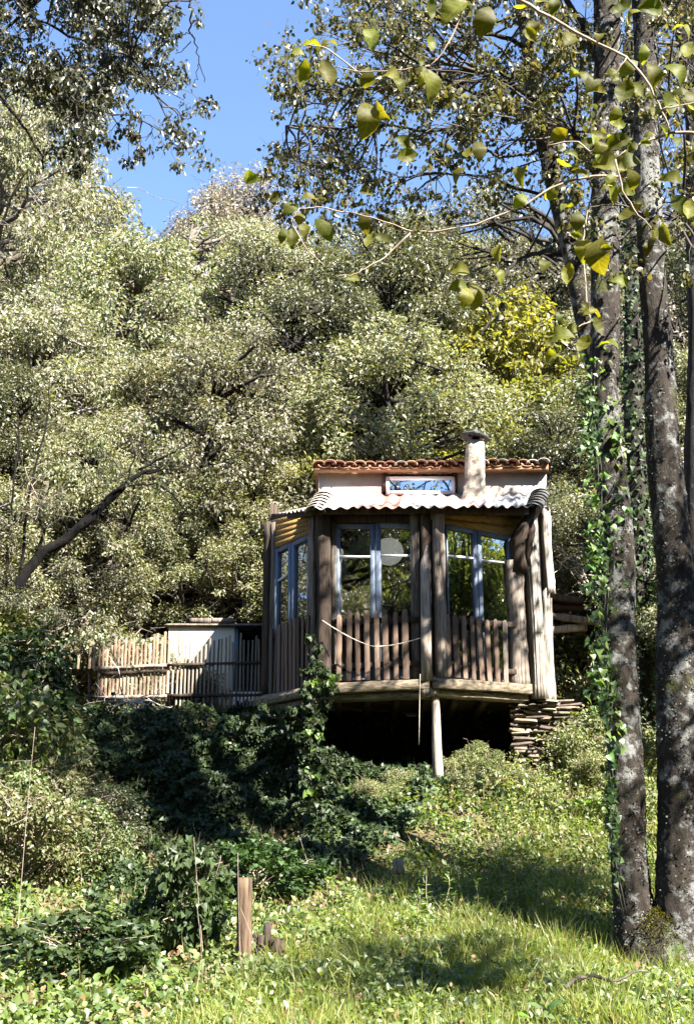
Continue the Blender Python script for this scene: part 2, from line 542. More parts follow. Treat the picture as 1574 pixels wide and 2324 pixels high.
def vein_mat(name, base, vein, trans, tint):
    m, n, b = newmat(name)
    tc = N(n, "ShaderNodeTexCoord")
    sp = N(n, "ShaderNodeSeparateXYZ")
    n.links.new(tc.outputs['Object'], sp.inputs[0])
    ax = math_(n, 'ABSOLUTE', sp.outputs[0])
    fr = math_(n, 'FRACT', math_(n, 'MULTIPLY', math_(n, 'SUBTRACT', sp.outputs[1], math_(n, 'MULTIPLY', ax, .8)), 7.0))
    v = math_(n, 'LESS_THAN', math_(n, 'ABSOLUTE', math_(n, 'SUBTRACT', fr, .5)), .07)
    v = math_(n, 'MAXIMUM', v, math_(n, 'LESS_THAN', ax, .014))
    blot = ramp(n, noise(n, 3.5, 4, .6), [(.35, tuple(q * .72 for q in base)), (.65, base)])
    oi = N(n, "ShaderNodeObjectInfo")
    c = mixc(n, math_(n, 'MULTIPLY', v, .55), blot, vein)
    h = N(n, "ShaderNodeHueSaturation")
    n.links.new(c, h.inputs['Color'])
    n.links.new(math_(n, 'ADD', math_(n, 'MULTIPLY', oi.outputs['Random'], .05), .465), h.inputs['Hue'])
    n.links.new(math_(n, 'ADD', math_(n, 'MULTIPLY', math_(n, 'FRACT', math_(n, 'MULTIPLY', oi.outputs['Random'], 7.3)), .8), .55), h.inputs['Value'])
    n.links.new(h.outputs[0], b.inputs['Base Color'])
    b.inputs['Roughness'].default_value = .55
    b.inputs['Specular IOR Level'].default_value = .22
    t = N(n, "ShaderNodeBsdfTranslucent")
    n.links.new(mixc(n, 1.0, h.outputs[0], tint, 'MULTIPLY'), t.inputs[0])
    mx = N(n, "ShaderNodeMixShader")
    mx.inputs[0].default_value = trans
    n.links.new(b.outputs[0], mx.inputs[1]); n.links.new(t.outputs[0], mx.inputs[2])
    n.links.new(mx.outputs[0], n.nodes["Material Output"].inputs[0])
    return m

M['bigleaf'] = vein_mat('bough_leaf', (.105, .118, .016), (.17, .18, .05), .55, (2.2, 2.0, .35))

# ------------------------------------------------------------------ the ground
YS_R = [-60, -32, -6, 0, 9, 13, 16, 18.5, 20.2, 20.9, 22.5, 48, 55, 200]
ZS_R = [34, 19, .1, 0, .92, 1.37, 2.2, 3.42, 3.62, 4.72, 5.0, 20.5, 22, 22]
YS_L = [-60, -32, -6, 0, 9, 13, 17.6, 18.5, 19.3, 20.2, 22.5, 48, 55, 200]
ZS_L = [34, 19, .1, 0, .86, 1.36, 2.45, 2.75, 4.35, 4.62, 4.95, 20.5, 22, 22]


def height(x, y):
    x, y = np.asarray(x, float), np.asarray(y, float)
    zl, zr = np.interp(y, YS_L, ZS_L), np.interp(y, YS_R, ZS_R)
    t = np.clip((x + 1.0) / 1.5, 0, 1)
    t = t * t * (3 - 2 * t)
    z = zl * (1 - t) + zr * t
    z = z + .05 * vnoise(x, y, .8, 3) + .10 * vnoise(x, y, 2.6, 4) * np.clip((y - 4) / 6, 0, 1)
    z = z - .22 * np.exp(-((x - 2.75) ** 2 + (y - 12.2) ** 2) / 1.1)
    return z


gx = np.concatenate([np.linspace(-200, -14, 14), np.linspace(-12, 12, 121), np.linspace(14, 200, 14)])
gy = np.concatenate([np.linspace(-60, -2, 12), np.linspace(0, 24, 151), np.linspace(25, 60, 36), np.linspace(70, 200, 8)])
GX, GY = np.meshgrid(gx, gy)
gv = np.stack([GX, GY, height(GX, GY)], -1).reshape(-1, 3)
nx, ny = len(gx), len(gy)
ii, jj = np.meshgrid(np.arange(nx - 1), np.arange(ny - 1))
q = (jj * nx + ii).ravel()
gf = np.stack([q, q + 1, q + nx + 1, q + nx], -1).ravel()
ground = link("ground", fast_mesh("ground", gv, gf, np.full(len(q), 4), True), M['ground'])
tag(ground, kind="structure")

# ------------------------------------------------------------------ the hut
hut_base = (0.9, 20.0, 4.2)
hut = thing("wooden_hut", "small hut of weathered timber and glass on the slope, with pink and white corrugated eave", "hut", hut_base)
YC = 18.5
zdeck = P(970, 1542, YC)[2]
# plan of the bay: A far left, B, C (nearest), D, E far right
def plan(u, Y, v=1400):
    p = P(u, v, Y)
    return np.array((p[0], Y, 0))
PA_, PB_, PC_, PD_, PE_ = plan(608, 19.85), plan(735, 18.85), plan(972, 18.5), plan(1180, 19.0), plan(1232, 19.7)
def at(p, z): return np.array((p[0], p[1], z))
Z = np.array((0, 0, 1.0))

def wall_frame(p, q):
    d = unit(q - p)
    nrm = np.array((d[1], -d[0], 0))      # faces the viewer
    return d, nrm

def pixel_on_wall(u, v, p, q):
    """point of the vertical plane through plan points p, q seen at (u, v)"""
    d, nrm = wall_frame(p, q)
    a = P(u, v, 1.0) - EYE
    t = ((p - EYE)[:2] @ nrm[:2]) / (a[:2] @ nrm[:2])
    return EYE + a * t

# deck: floor, edge beams, joists
mb = MB()
fl = [PA_, PB_, PC_, PD_, PE_, plan(1240, 23), plan(560, 23)]
top = [at(p, zdeck - .02) for p in fl]
bot = [at(p, zdeck - .10) for p in fl]
k = len(fl)
mb.add(top + bot, [tuple(range(k))[::-1], tuple(range(k, 2 * k))] + [(i, (i + 1) % k, k + (i + 1) % k, k + i) for i in range(k)])
mb.build("deck_floor", M['floor'], hut)

def on(p, q, s, z, out=0.0):
    """point at fraction s along the wall p-q, height z, pushed out towards the viewer"""
    d, nrm = wall_frame(p, q)
    m = p + (q - p) * s + nrm * out
    return np.array((m[0], m[1], z))

for (p, q, z0, h, m) in ((PB_, PC_, zdeck - .10, .15, 'wbeam'), (PC_, PD_, zdeck - .08, .14, 'wbeam'), (PA_, PB_, zdeck - .12, .14, 'wbeam')):
    d, nrm = wall_frame(p, q)
    MB().beam(on(p, q, -.03, z0, .14), on(p, q, 1.02, z0, .14), Z * h, nrm * .16, 9, .006, .07).build("edge_beam", M[m], hut)
    MB().beam(on(p, q, -.01, z0 - h * .5 - .05, .02), on(p, q, 1.0, z0 - h * .5 - .05, .02), Z * .075, nrm * .24, 6, .005, .07).build("lower_beam", M['wbeam'], hut)
for i in range(6):
    x0 = PB_[0] + .2 + i * .42
    MB().beam((x0, 18.95, zdeck - .19), (x0, 21.2, zdeck - .19), (.09, 0, 0), Z * .14, 3, .006).build("joist", M['wdark'], hut)

# ---- windows
def leaf_frame(parent, p, q, u0, u1, vt0, vt1, vb, sl, sr, st, mv=None, pane_m='glass', mat='blue', out=.03):
    """one casement: corners by pixel on the wall plane p-q; sl, sr, st stile and rail widths (m)"""
    d, nrm = wall_frame(p, q)
    a, b = pixel_on_wall(u0, vt0, p, q), pixel_on_wall(u1, vt1, p, q)
    zb = vb
    a2, b2 = a.copy(), b.copy()
    a2[2] = b2[2] = zb
    o = nrm * out
    dp = nrm * .05
    mb = MB()
    mb.beam(a2 + o + d * sl / 2, a + o + d * sl / 2, d * sl, dp)
    mb.beam(b2 + o - d * sr / 2, b + o - d * sr / 2, d * sr, dp)
    e = nrm * .003
    mb.beam(a + o + d * sl - Z * st / 2 + e, b + o - d * sr - Z * st / 2 + e, Z * st, dp)
    mb.beam(a2 + o + d * sl + Z * .07 + e, b2 + o - d * sr + Z * .07 + e, Z * .14, dp)
    fr = mb.build("window_frame", M[mat], parent)
    if mv:
        zz = pixel_on_wall(u0, mv[0], p, q)[2], pixel_on_wall(u1, mv[1], p, q)[2]
        m0, m1 = a2.copy() + o + d * sl, b2.copy() + o - d * sr
        m0[2], m1[2] = zz
        MB().beam(m0, m1, Z * .028, nrm * .036).build("glazing_bar", M['white' if mat == 'blue' else mat], fr)
    pa, pb = a + o * .3 + d * sl * .5, b + o * .3 - d * sr * .5
    pa2, pb2 = a2 + o * .3 + d * sl * .5, b2 + o * .3 - d * sr * .5
    g = MB()
    g.add([pa2, pb2, pb, pa], [(0, 1, 2, 3)])
    g.build("pane", M[pane_m], fr)
    return fr

zsill = zdeck + .02
leaf_frame(hut, PB_, PC_, 764, 851, 1191, 1191, zsill, .05, .065, .07, (1265, 1264))
leaf_frame(hut, PB_, PC_, 852.5, 938, 1190, 1190, zsill, .075, .045, .07, (1263, 1262))
leaf_frame(hut, PC_, PD_, 1008, 1077, 1191, 1205, zsill, .02, .06, .06, (1262, 1269))
leaf_frame(hut, PC_, PD_, 1078.5, 1154, 1205, 1219, zsill, .065, .045, .06, (1271, 1280))
leaf_frame(hut, PA_, PB_, 627, 666, 1249, 1233, zsill, .10, .07, .07, (1322, 1300))
leaf_frame(hut, PA_, PB_, 667.3, 705, 1232, 1215, zsill, .07, .02, .07)

# ---- planks over the windows
def header(p, q, pts_low, pts_high, n, mat, out=.0):
    (u0, v0), (u1, v1) = pts_low
    (u2, v2), (u3, v3) = pts_high
    d, nrm = wall_frame(p, q)
    for i in range(n):
        t0, t1 = i / n + .006, (i + 1) / n - .006
        L0 = pixel_on_wall(u0, v0 + (v2 - v0) * t0, p, q); L1 = pixel_on_wall(u0, v0 + (v2 - v0) * t1, p, q)
        R0 = pixel_on_wall(u1, v1 + (v3 - v1) * t0, p, q); R1 = pixel_on_wall(u1, v1 + (v3 - v1) * t1, p, q)
        f = nrm * (.06 + out + .004 * (i % 2))
        b = nrm * (.02 + out)
        m = MB()
        m.add([L0 + b, R0 + b, R1 + b, L1 + b, L0 + f, R0 + f, R1 + f, L1 + f],
              [(3, 2, 1, 0), (4, 5, 6, 7), (0, 1, 5, 4), (1, 2, 6, 5), (2, 3, 7, 6), (3, 0, 4, 7)])
        m.build("header_plank", M[mat], hut)

header(PA_, PB_, ((617, 1252), (717, 1210)), ((617, 1184), (717, 1158)), 5, 'whoney')
header(PB_, PC_, ((748, 1190), (960, 1189)), ((748, 1150), (960, 1150)), 2, 'wdark', .02)
header(PC_, PD_, ((985, 1188), (1180, 1224)), ((985, 1150), (1180, 1150)), 3, 'whoney', -.01)

# ---- posts
def post(u0, u1, v0, v1, p, q, mat, depth=.12, out=.06, nseg=12, jit=.006, top=None, name="post", zbot=None):
    d, nrm = wall_frame(p, q)
    a, b = pixel_on_wall((u0 + u1) / 2, v0, p, q), pixel_on_wall((u0 + u1) / 2, v1, p, q)
    if zbot is not None: b[2] = zbot
    a[0], a[1] = b[0], b[1]
    wd = (u1 - u0) / ppm(b) / max(.4, abs(d[0]))
    return MB().beam(b + nrm * out, a + nrm * out, d * wd, nrm * depth, nseg, jit, .2).build(name, M[mat], hut)

def log(u0, u1, v0, v1, Y, mat, name="post", lean=0, wob=.05, sides=14, zb=None):
    a, b = P((u0 + u1) / 2, v1, Y), P((u0 + u1) / 2 + lean, v0, Y)
    if zb is not None: a[2] = zb
    b[0] = a[0] + lean / ppm(a)
    r = (u1 - u0) / 2 / ppm(a)
    n = 14
    ts = np.linspace(0, 1, n)
    pts = a + (b - a) * ts[:, None]
    pts[:, 0] += .012 * np.sin(ts * 5 + u0)
    rad = r * (1 + .06 * np.sin(ts * 9 + u0) + .10 * (ts < .08))
    return MB().tube(pts, rad, sides, True, wob, 4).build(name, M[mat], hut)

zb = zdeck + .0
post(603, 616, 1190, 1580, PA_, PB_, 'wdark', .14, .05, zbot=zdeck - .05)
post(616, 626, 1190, 1580, PA_, PB_, 'wgrey', .10, .03, zbot=zb)
post(704, 717, 1165, 1560, PA_, PB_, 'wgrey', .08, .04, zbot=zb)
log(716, 750, 1158, 1548, 18.72, 'wdark', zb=zdeck - .05)
post(750, 765, 1160, 1548, PB_, PC_, 'wgrey', .08, .03, zbot=zb)
post(937, 957, 1160, 1545, PB_, PC_, 'wgrey', .10, .05, zbot=zb)
post(958, 981, 1156, 1545, PC_, PD_, 'wdark', .10, .02, zbot=zb)
post(982, 1007, 1160, 1545, PC_, PD_, 'wgrey', .12, .10, zbot=zb)
# the split slab nailed on the middle post, pointed top
sl = MB()
a = P(968, 1545, 18.30); h_ = P(968, 1236, 18.30)[2] - a[2]
prof = [(-.073, 0), (.073, 0), (.070, .4), (.078, .9), (.070, 1.3), (.066, 1.62), (.058, 1.82), (.045, h_), (.028, h_ - .02), (-.02, h_ - .16), (-.062, h_ - .28), (-.066, 1.2), (-.074, .6)]
fv = [(a[0] + x, a[1] - .03 + .006 * (i % 3), a[2] + z) for i, (x, z) in enumerate(prof)]
bv = [(x, y + .075, z) for (x, y, z) in fv]
k = len(fv)
sl.add(fv + bv, [tuple(range(k)), tuple(range(k, 2 * k))[::-1]] + [((i + 1) % k, i, k + i, k + (i + 1) % k) for i in range(k)])
tag(sl.build("split_slab", M['wslab'], hut), "sunlit split slab with a pointed top")
# gnarled post at the right with a broken leaning head
log(1156, 1198, 1275, 1552, 18.95, 'wgrey', wob=.08, zb=zdeck - .08)
gb = MB()
gb.tube([P(1176, 1300, 18.95), P(1178, 1260, 18.9), P(1172, 1225, 18.85), P(1188, 1195, 18.85), P(1204, 1168, 18.9), P(1210, 1150, 18.95)],
        [.15, .13, .10, .09, .07, .05], 10, True, .12)
gb.tube([P(1188, 1290, 18.9), P(1200, 1240, 18.8), P(1206, 1200, 18.85), P(1200, 1172, 18.9)], [.06, .05, .06, .05], 8, True, .14)
gb.build("broken_fork", M['wdark'], hut)

# silvered slabs at the right corner
def slab(u0, u1, v0, v1, Y, mat, depth=.16, zb=None, seed=1, name="corner_slab", turn=0.0):
    r = np.random.default_rng(seed)
    a = P((u0 + u1) / 2, v1, Y); top = P((u0 + u1) / 2, v0, Y)[2]
    wd = (u1 - u0) / ppm(a)
    n = 18
    xs = np.linspace(-.5, .5, n)
    yy = -depth * (.35 + .65 * np.cos(xs * 2.2)) + r.normal(size=n) * .014
    zs = np.linspace(a[2], top, 15)
    V, Fc = [], []
    for i, z in enumerate(zs):
        t = i / 14
        sh = .02 * math.sin(t * 4 + seed)
        for j in range(n):
            x = xs[j] * wd * (1 + .05 * math.sin(t * 7 + seed)) + sh
            y = yy[j] + r.normal() * .005
            V.append((a[0] + x * math.cos(turn) - y * math.sin(turn), a[1] + x * math.sin(turn) + y * math.cos(turn), z + (r.normal() * .04 if i == 14 else 0)))
        V.append((a[0] + wd * .45 * math.cos(turn) - .1 * math.sin(turn), a[1] + .1, z)); V.append((a[0] - wd * .45, a[1] + .1, z))
    m = n + 2
    for i in range(14):
        for j in range(m):
            k2 = (j + 1) % m
            Fc.append((i * m + j, i * m + k2, (i + 1) * m + k2, (i + 1) * m + j))
    Fc.append(tuple(range(m))[::-1]); Fc.append(tuple(14 * m + j for j in range(m)))
    b = MB(); b.add(V, Fc)
    return b.build(name, M[mat], hut)

slab(1203, 1236, 1178, 1588, 19.25, 'wwhite', .20, seed=1)
slab(1230, 1252, 1165, 1348, 19.5, 'wwhite', .12, seed=2, turn=.6)
slab(1232, 1256, 1345, 1594, 19.55, 'wwhite', .12, seed=3, turn=.6)

# ---- rear body
YW = 19.95                                   # front of the upper wall
wl, wr = P(722, 1090, YW), P(1240, 1090, YW)
ztop = P(980, 1060, YW)[2]
zlow = P(980, 1122, YW)[2] - .35
wz0, wz1 = P(950, 1123, YW)[2], P(950, 1074, YW)[2]
wx0, wx1 = P(868, 1100, YW)[0], P(1036, 1100, YW)[0]
mb = MB()
T = .22
for (x0, x1, z0, z1) in ((wl[0], wx0, zlow, ztop), (wx1, wr[0], zlow, ztop), (wx0, wx1, zlow, wz0), (wx0, wx1, wz1, ztop)):
    mb.box(((x0 + x1) / 2, YW + T / 2, (z0 + z1) / 2), (x1 - x0, T, z1 - z0))
mb.box((wl[0] + T / 2, YW + T + 1.6, (zdeck + ztop) / 2), (T, 3.2, ztop - zdeck))
mb.box((wr[0] - T / 2, YW + T + 1.6, (zdeck + ztop) / 2), (T, 3.2, ztop - zdeck))
mb.box(((wl[0] + wr[0]) / 2, YW + T + 3.1, (zdeck + ztop) / 2), (wr[0] - wl[0] - 2 * T, T, ztop - zdeck))
mb.build("upper_wall", M['plaster'], hut)
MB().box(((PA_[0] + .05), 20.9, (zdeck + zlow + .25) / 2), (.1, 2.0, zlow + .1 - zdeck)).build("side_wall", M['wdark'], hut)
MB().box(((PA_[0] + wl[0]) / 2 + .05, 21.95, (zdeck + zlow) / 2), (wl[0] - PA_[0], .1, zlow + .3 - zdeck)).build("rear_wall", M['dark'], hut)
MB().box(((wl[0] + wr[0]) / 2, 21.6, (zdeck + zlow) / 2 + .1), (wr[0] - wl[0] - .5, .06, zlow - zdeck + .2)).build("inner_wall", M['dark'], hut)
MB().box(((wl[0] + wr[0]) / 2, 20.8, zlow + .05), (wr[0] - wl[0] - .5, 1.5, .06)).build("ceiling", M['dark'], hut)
# lintel beams under the tiles
MB().beam(P(716, 1063, YW - .05), P(1242, 1062, YW - .05) + Z * 0, Z * .13, (0, .14, 0), 10, .008).build("lintel_beam", M['wred'], hut)
MB().box((wx0 + .035, YW - .002, (wz0 + wz1) / 2 + .03), (.07, .06, wz1 - wz0 - .05)).build("window_jamb", M['wdark'], hut)
MB().box((wx1 - .035, YW - .002, (wz0 + wz1) / 2 + .03), (.07, .06, wz1 - wz0 - .05)).build("window_jamb", M['wdark'], hut)
# clerestory, hinged at the top and leaning a little
x0, x1 = P(875, 1100, YW)[0], P(1031, 1100, YW)[0]
z0, z1 = P(950, 1122, YW - .06)[2], P(950, 1079, YW - .06)[2]
tl = math.radians(10)
def tp(x, z, o=0): return np.array((x, YW - .06 + math.sin(tl) * (z - z0) - o, z0 + (z - z0) * math.cos(tl)))
fw = .055
mb = MB()
dv = np.array((0, .05, 0))
mb.beam(tp(x0 + fw / 2, z0), tp(x0 + fw / 2, z1), (fw, 0, 0), dv)
mb.beam(tp(x1 - fw / 2, z0), tp(x1 - fw / 2, z1), (fw, 0, 0), dv)
mb.beam(tp(x0 + fw, z0 + fw / 2, .002), tp(x1 - fw, z0 + fw / 2, .002), Z * fw, dv)
mb.beam(tp(x0 + fw, z1 - fw / 2, .002), tp(x1 - fw, z1 - fw / 2, .002), Z * fw, dv)
cf = mb.build("clerestory_frame", M['white'], hut)
g = MB(); g.add([tp(x0 + .03, z0 + .03), tp(x1 - .03, z0 + .03), tp(x1 - .03, z1 - .03), tp(x0 + .03, z1 - .03)], [(0, 1, 2, 3)])
g.build("pane", M['glasssky'], cf)

# ---- clay tiles on the upper roof
def barrel(r0, r1, L, t=.016, n=8):
    m = MB()
    V = []
    for (r, y) in ((r0, 0), (r1, L)):
        for rr in (r, r - t):
            for i in range(n + 1):
                a = math.pi * i / n
                V.append((math.cos(a) * rr, y, math.sin(a) * rr * .68))
    k = n + 1
    Fc = []
    for i in range(n):
        Fc.append((i, i + 1, 2 * k + i + 1, 2 * k + i))
        Fc.append((k + i + 1, k + i, 3 * k + i, 3 * k + i + 1))
        Fc.append((i + 1, i, k + i, k + i + 1))
        Fc.append((2 * k + i, 2 * k + i + 1, 3 * k + i + 1, 3 * k + i))
    Fc += [(0, 2 * k, 3 * k, k), (n, k + n, 3 * k + n, 2 * k + n)]
    m.add(V, Fc)
    return m.mesh("roof_tile", smooth=False)

cover, ridge_t = barrel(.105, .082, .46), barrel(.16, .13, .36)
cover.materials.append(M['tile'])
coverg = cover.copy(); coverg.materials.clear(); coverg.materials.append(M['tilegrey'])
ridge_t.materials.append(M['tilegrey'])

def piece(name, me, parent, loc, rot=(0, 0, 0), scale=(1, 1, 1)):
    o = bpy.data.objects.new(name, me)
    COL.objects.link(o)
    o.parent = parent
    o.location = Vector(loc) - Vector(ORIGIN[parent.name])
    o.rotation_euler = rot
    o.scale = scale
    return o

slope = math.radians(13)
te0, te1 = P(712, 1060, YW - .22), P(1243, 1056, YW - .22)
NT = 23
for i in range(NT):
    for r in range(4):
        s = (i + .5) / NT
        p = te0 + (te1 - te0) * s
        sag = -.035 * math.sin(s * math.pi) * .4 + rng.normal() * .006
        o = (p[0] + rng.normal() * .007, p[1] + r * .36 * math.cos(slope) + rng.normal() * .02, p[2] + .03 + sag + r * (.36 * math.sin(slope) + .0) + .012)
        piece("roof_tile", cover if (rng.random() < .72 and i < 15) or rng.random() < .35 else coverg, hut, o, (slope - .05, rng.normal() * .05, rng.normal() * .04))
        if i < NT - 1:
            p2 = te0 + (te1 - te0) * ((i + 1) / NT)
            o2 = (p2[0], p2[1] + .05 + r * .36 * math.cos(slope), p2[2] + .055 + sag + r * .36 * math.sin(slope))
            piece("pan_tile", cover, hut, o2, (-slope + .05, math.pi, math.pi * 0 + rng.normal() * .03), (.95, 1, .8)).rotation_euler = (slope - .04, math.pi, rng.normal() * .03)
rb = MB()
rb.grid(lambda a, b: te0 + (te1 - te0) * a + np.array((0, .06 + b * 3.4, -.005 + (b * 1.5 * math.tan(slope) if b < .5 else (1.5 - (b * 1.0)) * math.tan(slope) * .75) )), 2, 2, (0, 0, .04))
rb.build("roof_board", M['wred'], hut)

# ---- corrugated roof of the bay
def sheet(e0, e1, t0, t1, pitch, mat, amp=.022, lift=0.0, phase=0.0, nv=4, edge=.02, name="corrugated_sheet"):
    Lx = np.linalg.norm(e1 - e0)
    nw = max(1, round(Lx / pitch))
    nu = nw * 8
    up = unit(np.cross(e1 - e0, t0 - e0))
    rj = rng.normal() * edge
    bend = rng.normal() * .012
    def fn(a, b):
        b2 = b if b > 0 else 0
        p = (e0 + (e1 - e0) * a) * (1 - b2) + (t0 + (t1 - t0) * a) * b2
        if b == 0: p = p + (e0 - t0) * .02 * math.sin(a * 3 + rj * 90) + unit(e0 - t0) * rj
        return p + up * (amp * math.cos(2 * math.pi * (a * nw + phase)) + lift + bend * math.sin(b * 3.1))
    m = MB().grid(fn, nu, nv, up * .004)
    return m.build(name, M[mat], hut)

eu = [716, 800, 846, 905, 985, 1050, 1118, 1204]
em = ['sheetw', 'sheetm', 'sheetp', 'sheetw', 'sheetm', 'sheetm', 'sheetg']
Ye = [18.42, 18.35, 18.3, 18.25, 18.2, 18.2, 18.3, 18.6]
tu = [738, 818, 862, 920, 1000, 1062, 1130, 1226]
for i in range(7):
    e0, e1 = P(eu[i] - 1.5, 1153 - .6 * i, Ye[i]), P(eu[i + 1] + 1.5, 1152.5 - .6 * i, Ye[i + 1])
    t0, t1 = P(tu[i] - 1.5, 1124 - i * .7, YW + .02), P(tu[i + 1] + 1.5, 1124 - i * .7, YW + .02)
    sheet(e0, e1, t0, t1, .175, em[i], .021, .006 * (i % 2))
# left facet and right facet
apexL, apexR = P(737, 1123, YW + .02), P(1228, 1118, YW + .02)
cL, cR = P(714, 1153, 18.42), P(1206, 1149, 18.6)
farL, farR = P(602, 1171, 20.15), P(1248, 1150, 20.2)
fl2, fr2 = apexL + (-.05, 1.3, 0), apexR + (.02, 1.0, 0)
mid = lambda a, b, t: a + (b - a) * t
for (s0, s1, mt) in ((0, .5, 'sheetm'), (.5, 1, 'sheetw')):
    sheet(mid(farL, cL, s0), mid(farL, cL, s1), mid(fl2, apexL, s0), mid(fl2, apexL, s1), .16, mt, .02)
sheet(cR, farR, apexR, fr2, .17, 'sheetg', .02)
# hip tiles
for (a, b, n, mtl) in ((cL + (.0, .05, .0), apexL + (0, 0, .02), 6, M['tilegrey']), (cR + (0, .05, 0), apexR + (0, 0, .02), 7, M['slate'])):
    d = unit(b - a)
    for i in range(n):
        p = a + (b - a) * (i / n) + Z * .0
        me = ridge_t if mtl == M['tilegrey'] else bpy.data.meshes.get("hip_dark") or ridge_t.copy()
        if mtl != M['tilegrey'] and me.name != "hip_dark":
            me.name = "hip_dark"; me.materials.clear(); me.materials.append(mtl)
        q_ = Vector(d).to_track_quat('Y', 'Z').to_euler()
        piece("hip_tile", me, hut, p + Z * (.004 * i - .05), (q_.x - .06, q_.y, q_.z + rng.normal() * .04))
# fascia under the corrugated edge
for (p, q, o) in ((P(720, 1160, 18.6), P(972, 1158, 18.36), 0), (P(974, 1158, 18.36), P(1200, 1160, 18.72), 0), (P(610, 1176, 20.0), P(718, 1161, 18.62), 0)):
    MB().beam(p, q, Z * .10, (0, .05, 0), 6, .006).build("fascia_board", M['wdark'], hut)
# ceiling of the bay, dark boards
mb = MB()
mb.add([P(612, 1178, 20.0), P(725, 1160, 18.7), P(972, 1158, 18.4), P(1195, 1160, 18.8), apexR - Z * .1, apexL - Z * .1, fl2 - Z * .12],
       [(0, 1, 5, 6), (1, 2, 5), (2, 4, 5), (2, 3, 4)])
mb.build("bay_ceiling", M['wdark'], hut)

# ---- chimney
cY = YW - .42
mb = MB()
prof = [(1048, 1122, 1138), (1052, 1118, 1124), (1054, 1108, 1112), (1056, 1102, 1098), (1056, 1101, 1075), (1057, 1100, 1050), (1057, 1099, 1025), (1058, 1098, 1005), (1058, 1098, 996)]
prof = [(1042, 1112, 1142), (1047, 1108, 1128), (1052, 1104, 1112), (1055, 1101, 1095), (1056, 1100, 1070), (1057, 1099, 1045), (1057, 1098, 1020), (1058, 1097, 1004)]
n = 16
V, Fc = [], []
for i, (ua, ub, v) in enumerate(prof):
    c = P((ua + ub) / 2, v, cY)
    r = (ub - ua) / 2 / ppm(c)
    for j in range(n):
        a = j * 2 * math.pi / n + .3
        rr = r * (1.0 / max(abs(math.cos(a)), abs(math.sin(a)))) ** .85 * (1 + rng.normal() * .07)
        V.append((c[0] + math.cos(a) * rr, c[1] + math.sin(a) * rr * .85, c[2] + rng.normal() * .006))
for i in range(len(prof) - 1):
    for j in range(n):
        k2 = (j + 1) % n
        Fc.append((i * n + j, i * n + k2, (i + 1) * n + k2, (i + 1) * n + j))
Fc.append(tuple((len(prof) - 1) * n + j for j in range(n)))
mb.add(V, Fc)
ch = mb.build("chimney", M['chim'], hut)
c = P(1078, 1004, cY)
for (dx, dy) in ((-.09, -.09), (.09, -.09), (-.09, .09), (.09, .09)):
    MB().box((c[0] + dx, c[1] + dy, c[2] + .035), (.06, .06, .09)).build("cap_stone", M['stone'], ch)
MB().box((c[0], c[1], c[2] + .03), (.10, .10, .08)).build("flue", M['dark'], ch)
mb = MB()
mb.tube([(c[0], c[1], c[2] + .075), (c[0] + .005, c[1], c[2] + .11)], [.235, .21], 9, True, .04)
mb.build("cap_slab", M['slate'], ch)
mb = MB()
mb.tube([(c[0], c[1], c[2] + .108), (c[0], c[1], c[2] + .16), (c[0], c[1], c[2] + .22)], [.10, .075, .03], 9, True, .08)
mb.build("cap_cone", M['slate'], ch)

# ---- lantern inside
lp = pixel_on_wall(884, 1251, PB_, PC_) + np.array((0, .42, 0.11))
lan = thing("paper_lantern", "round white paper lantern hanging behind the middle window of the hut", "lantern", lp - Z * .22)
mb = MB()
V, Fc = [], []
for i in range(15):
    th = math.pi * i / 14
    for j in range(24):
        a = 2 * math.pi * j / 24
        r = .215 * math.sin(th) * (1 + .012 * (i % 2)) + .002
        V.append((lp[0] + r * math.cos(a), lp[1] + r * math.sin(a), lp[2] - .205 * math.cos(th)))
for i in range(14):
    for j in range(24):
        k2 = (j + 1) % 24
        Fc.append((i * 24 + j, i * 24 + k2, (i + 1) * 24 + k2, (i + 1) * 24 + j))
mb.add(V, Fc)
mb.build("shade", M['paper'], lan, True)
MB().tube([lp + Z * .2, lp + Z * .75], .004, 5).build("cord", M['dark'], lan)

# ---- railings of pickets in front of the windows
def picket_mesh(mat, seed, round_top=True):
    r = np.random.default_rng(seed)
    m = MB()
    n = 9
    zs = np.concatenate([np.linspace(0, .95, n), [.975, .992, 1.0]])
    ws = np.concatenate([np.ones(n) + r.normal(size=n) * .05, [.86, .6, .22] if round_top else [1, 1, 1]])
    off = np.cumsum(r.normal(size=len(zs))) * .02
    V, Fc = [], []
    for z, w_, o in zip(zs, ws, off):
        for (a, b) in ((-.5, -.5), (.5, -.5), (.5, .5), (-.5, .5)):
            V.append((a * w_ + o, b, z))
    for i in range(len(zs) - 1):
        for j in range(4):
            k2 = (j + 1) % 4
            Fc.append((i * 4 + j, i * 4 + k2, (i + 1) * 4 + k2, (i + 1) * 4 + j))
    Fc.append((3, 2, 1, 0)); Fc.append(tuple((len(zs) - 1) * 4 + j for j in range(4)))
    m.add(V, Fc)
    me = m.mesh("picket")
    me.materials.append(M[mat])
    return me

pk = [picket_mesh('picket', s) for s in range(4)]
pkg = [picket_mesh('wgrey', s + 9) for s in range(2)]

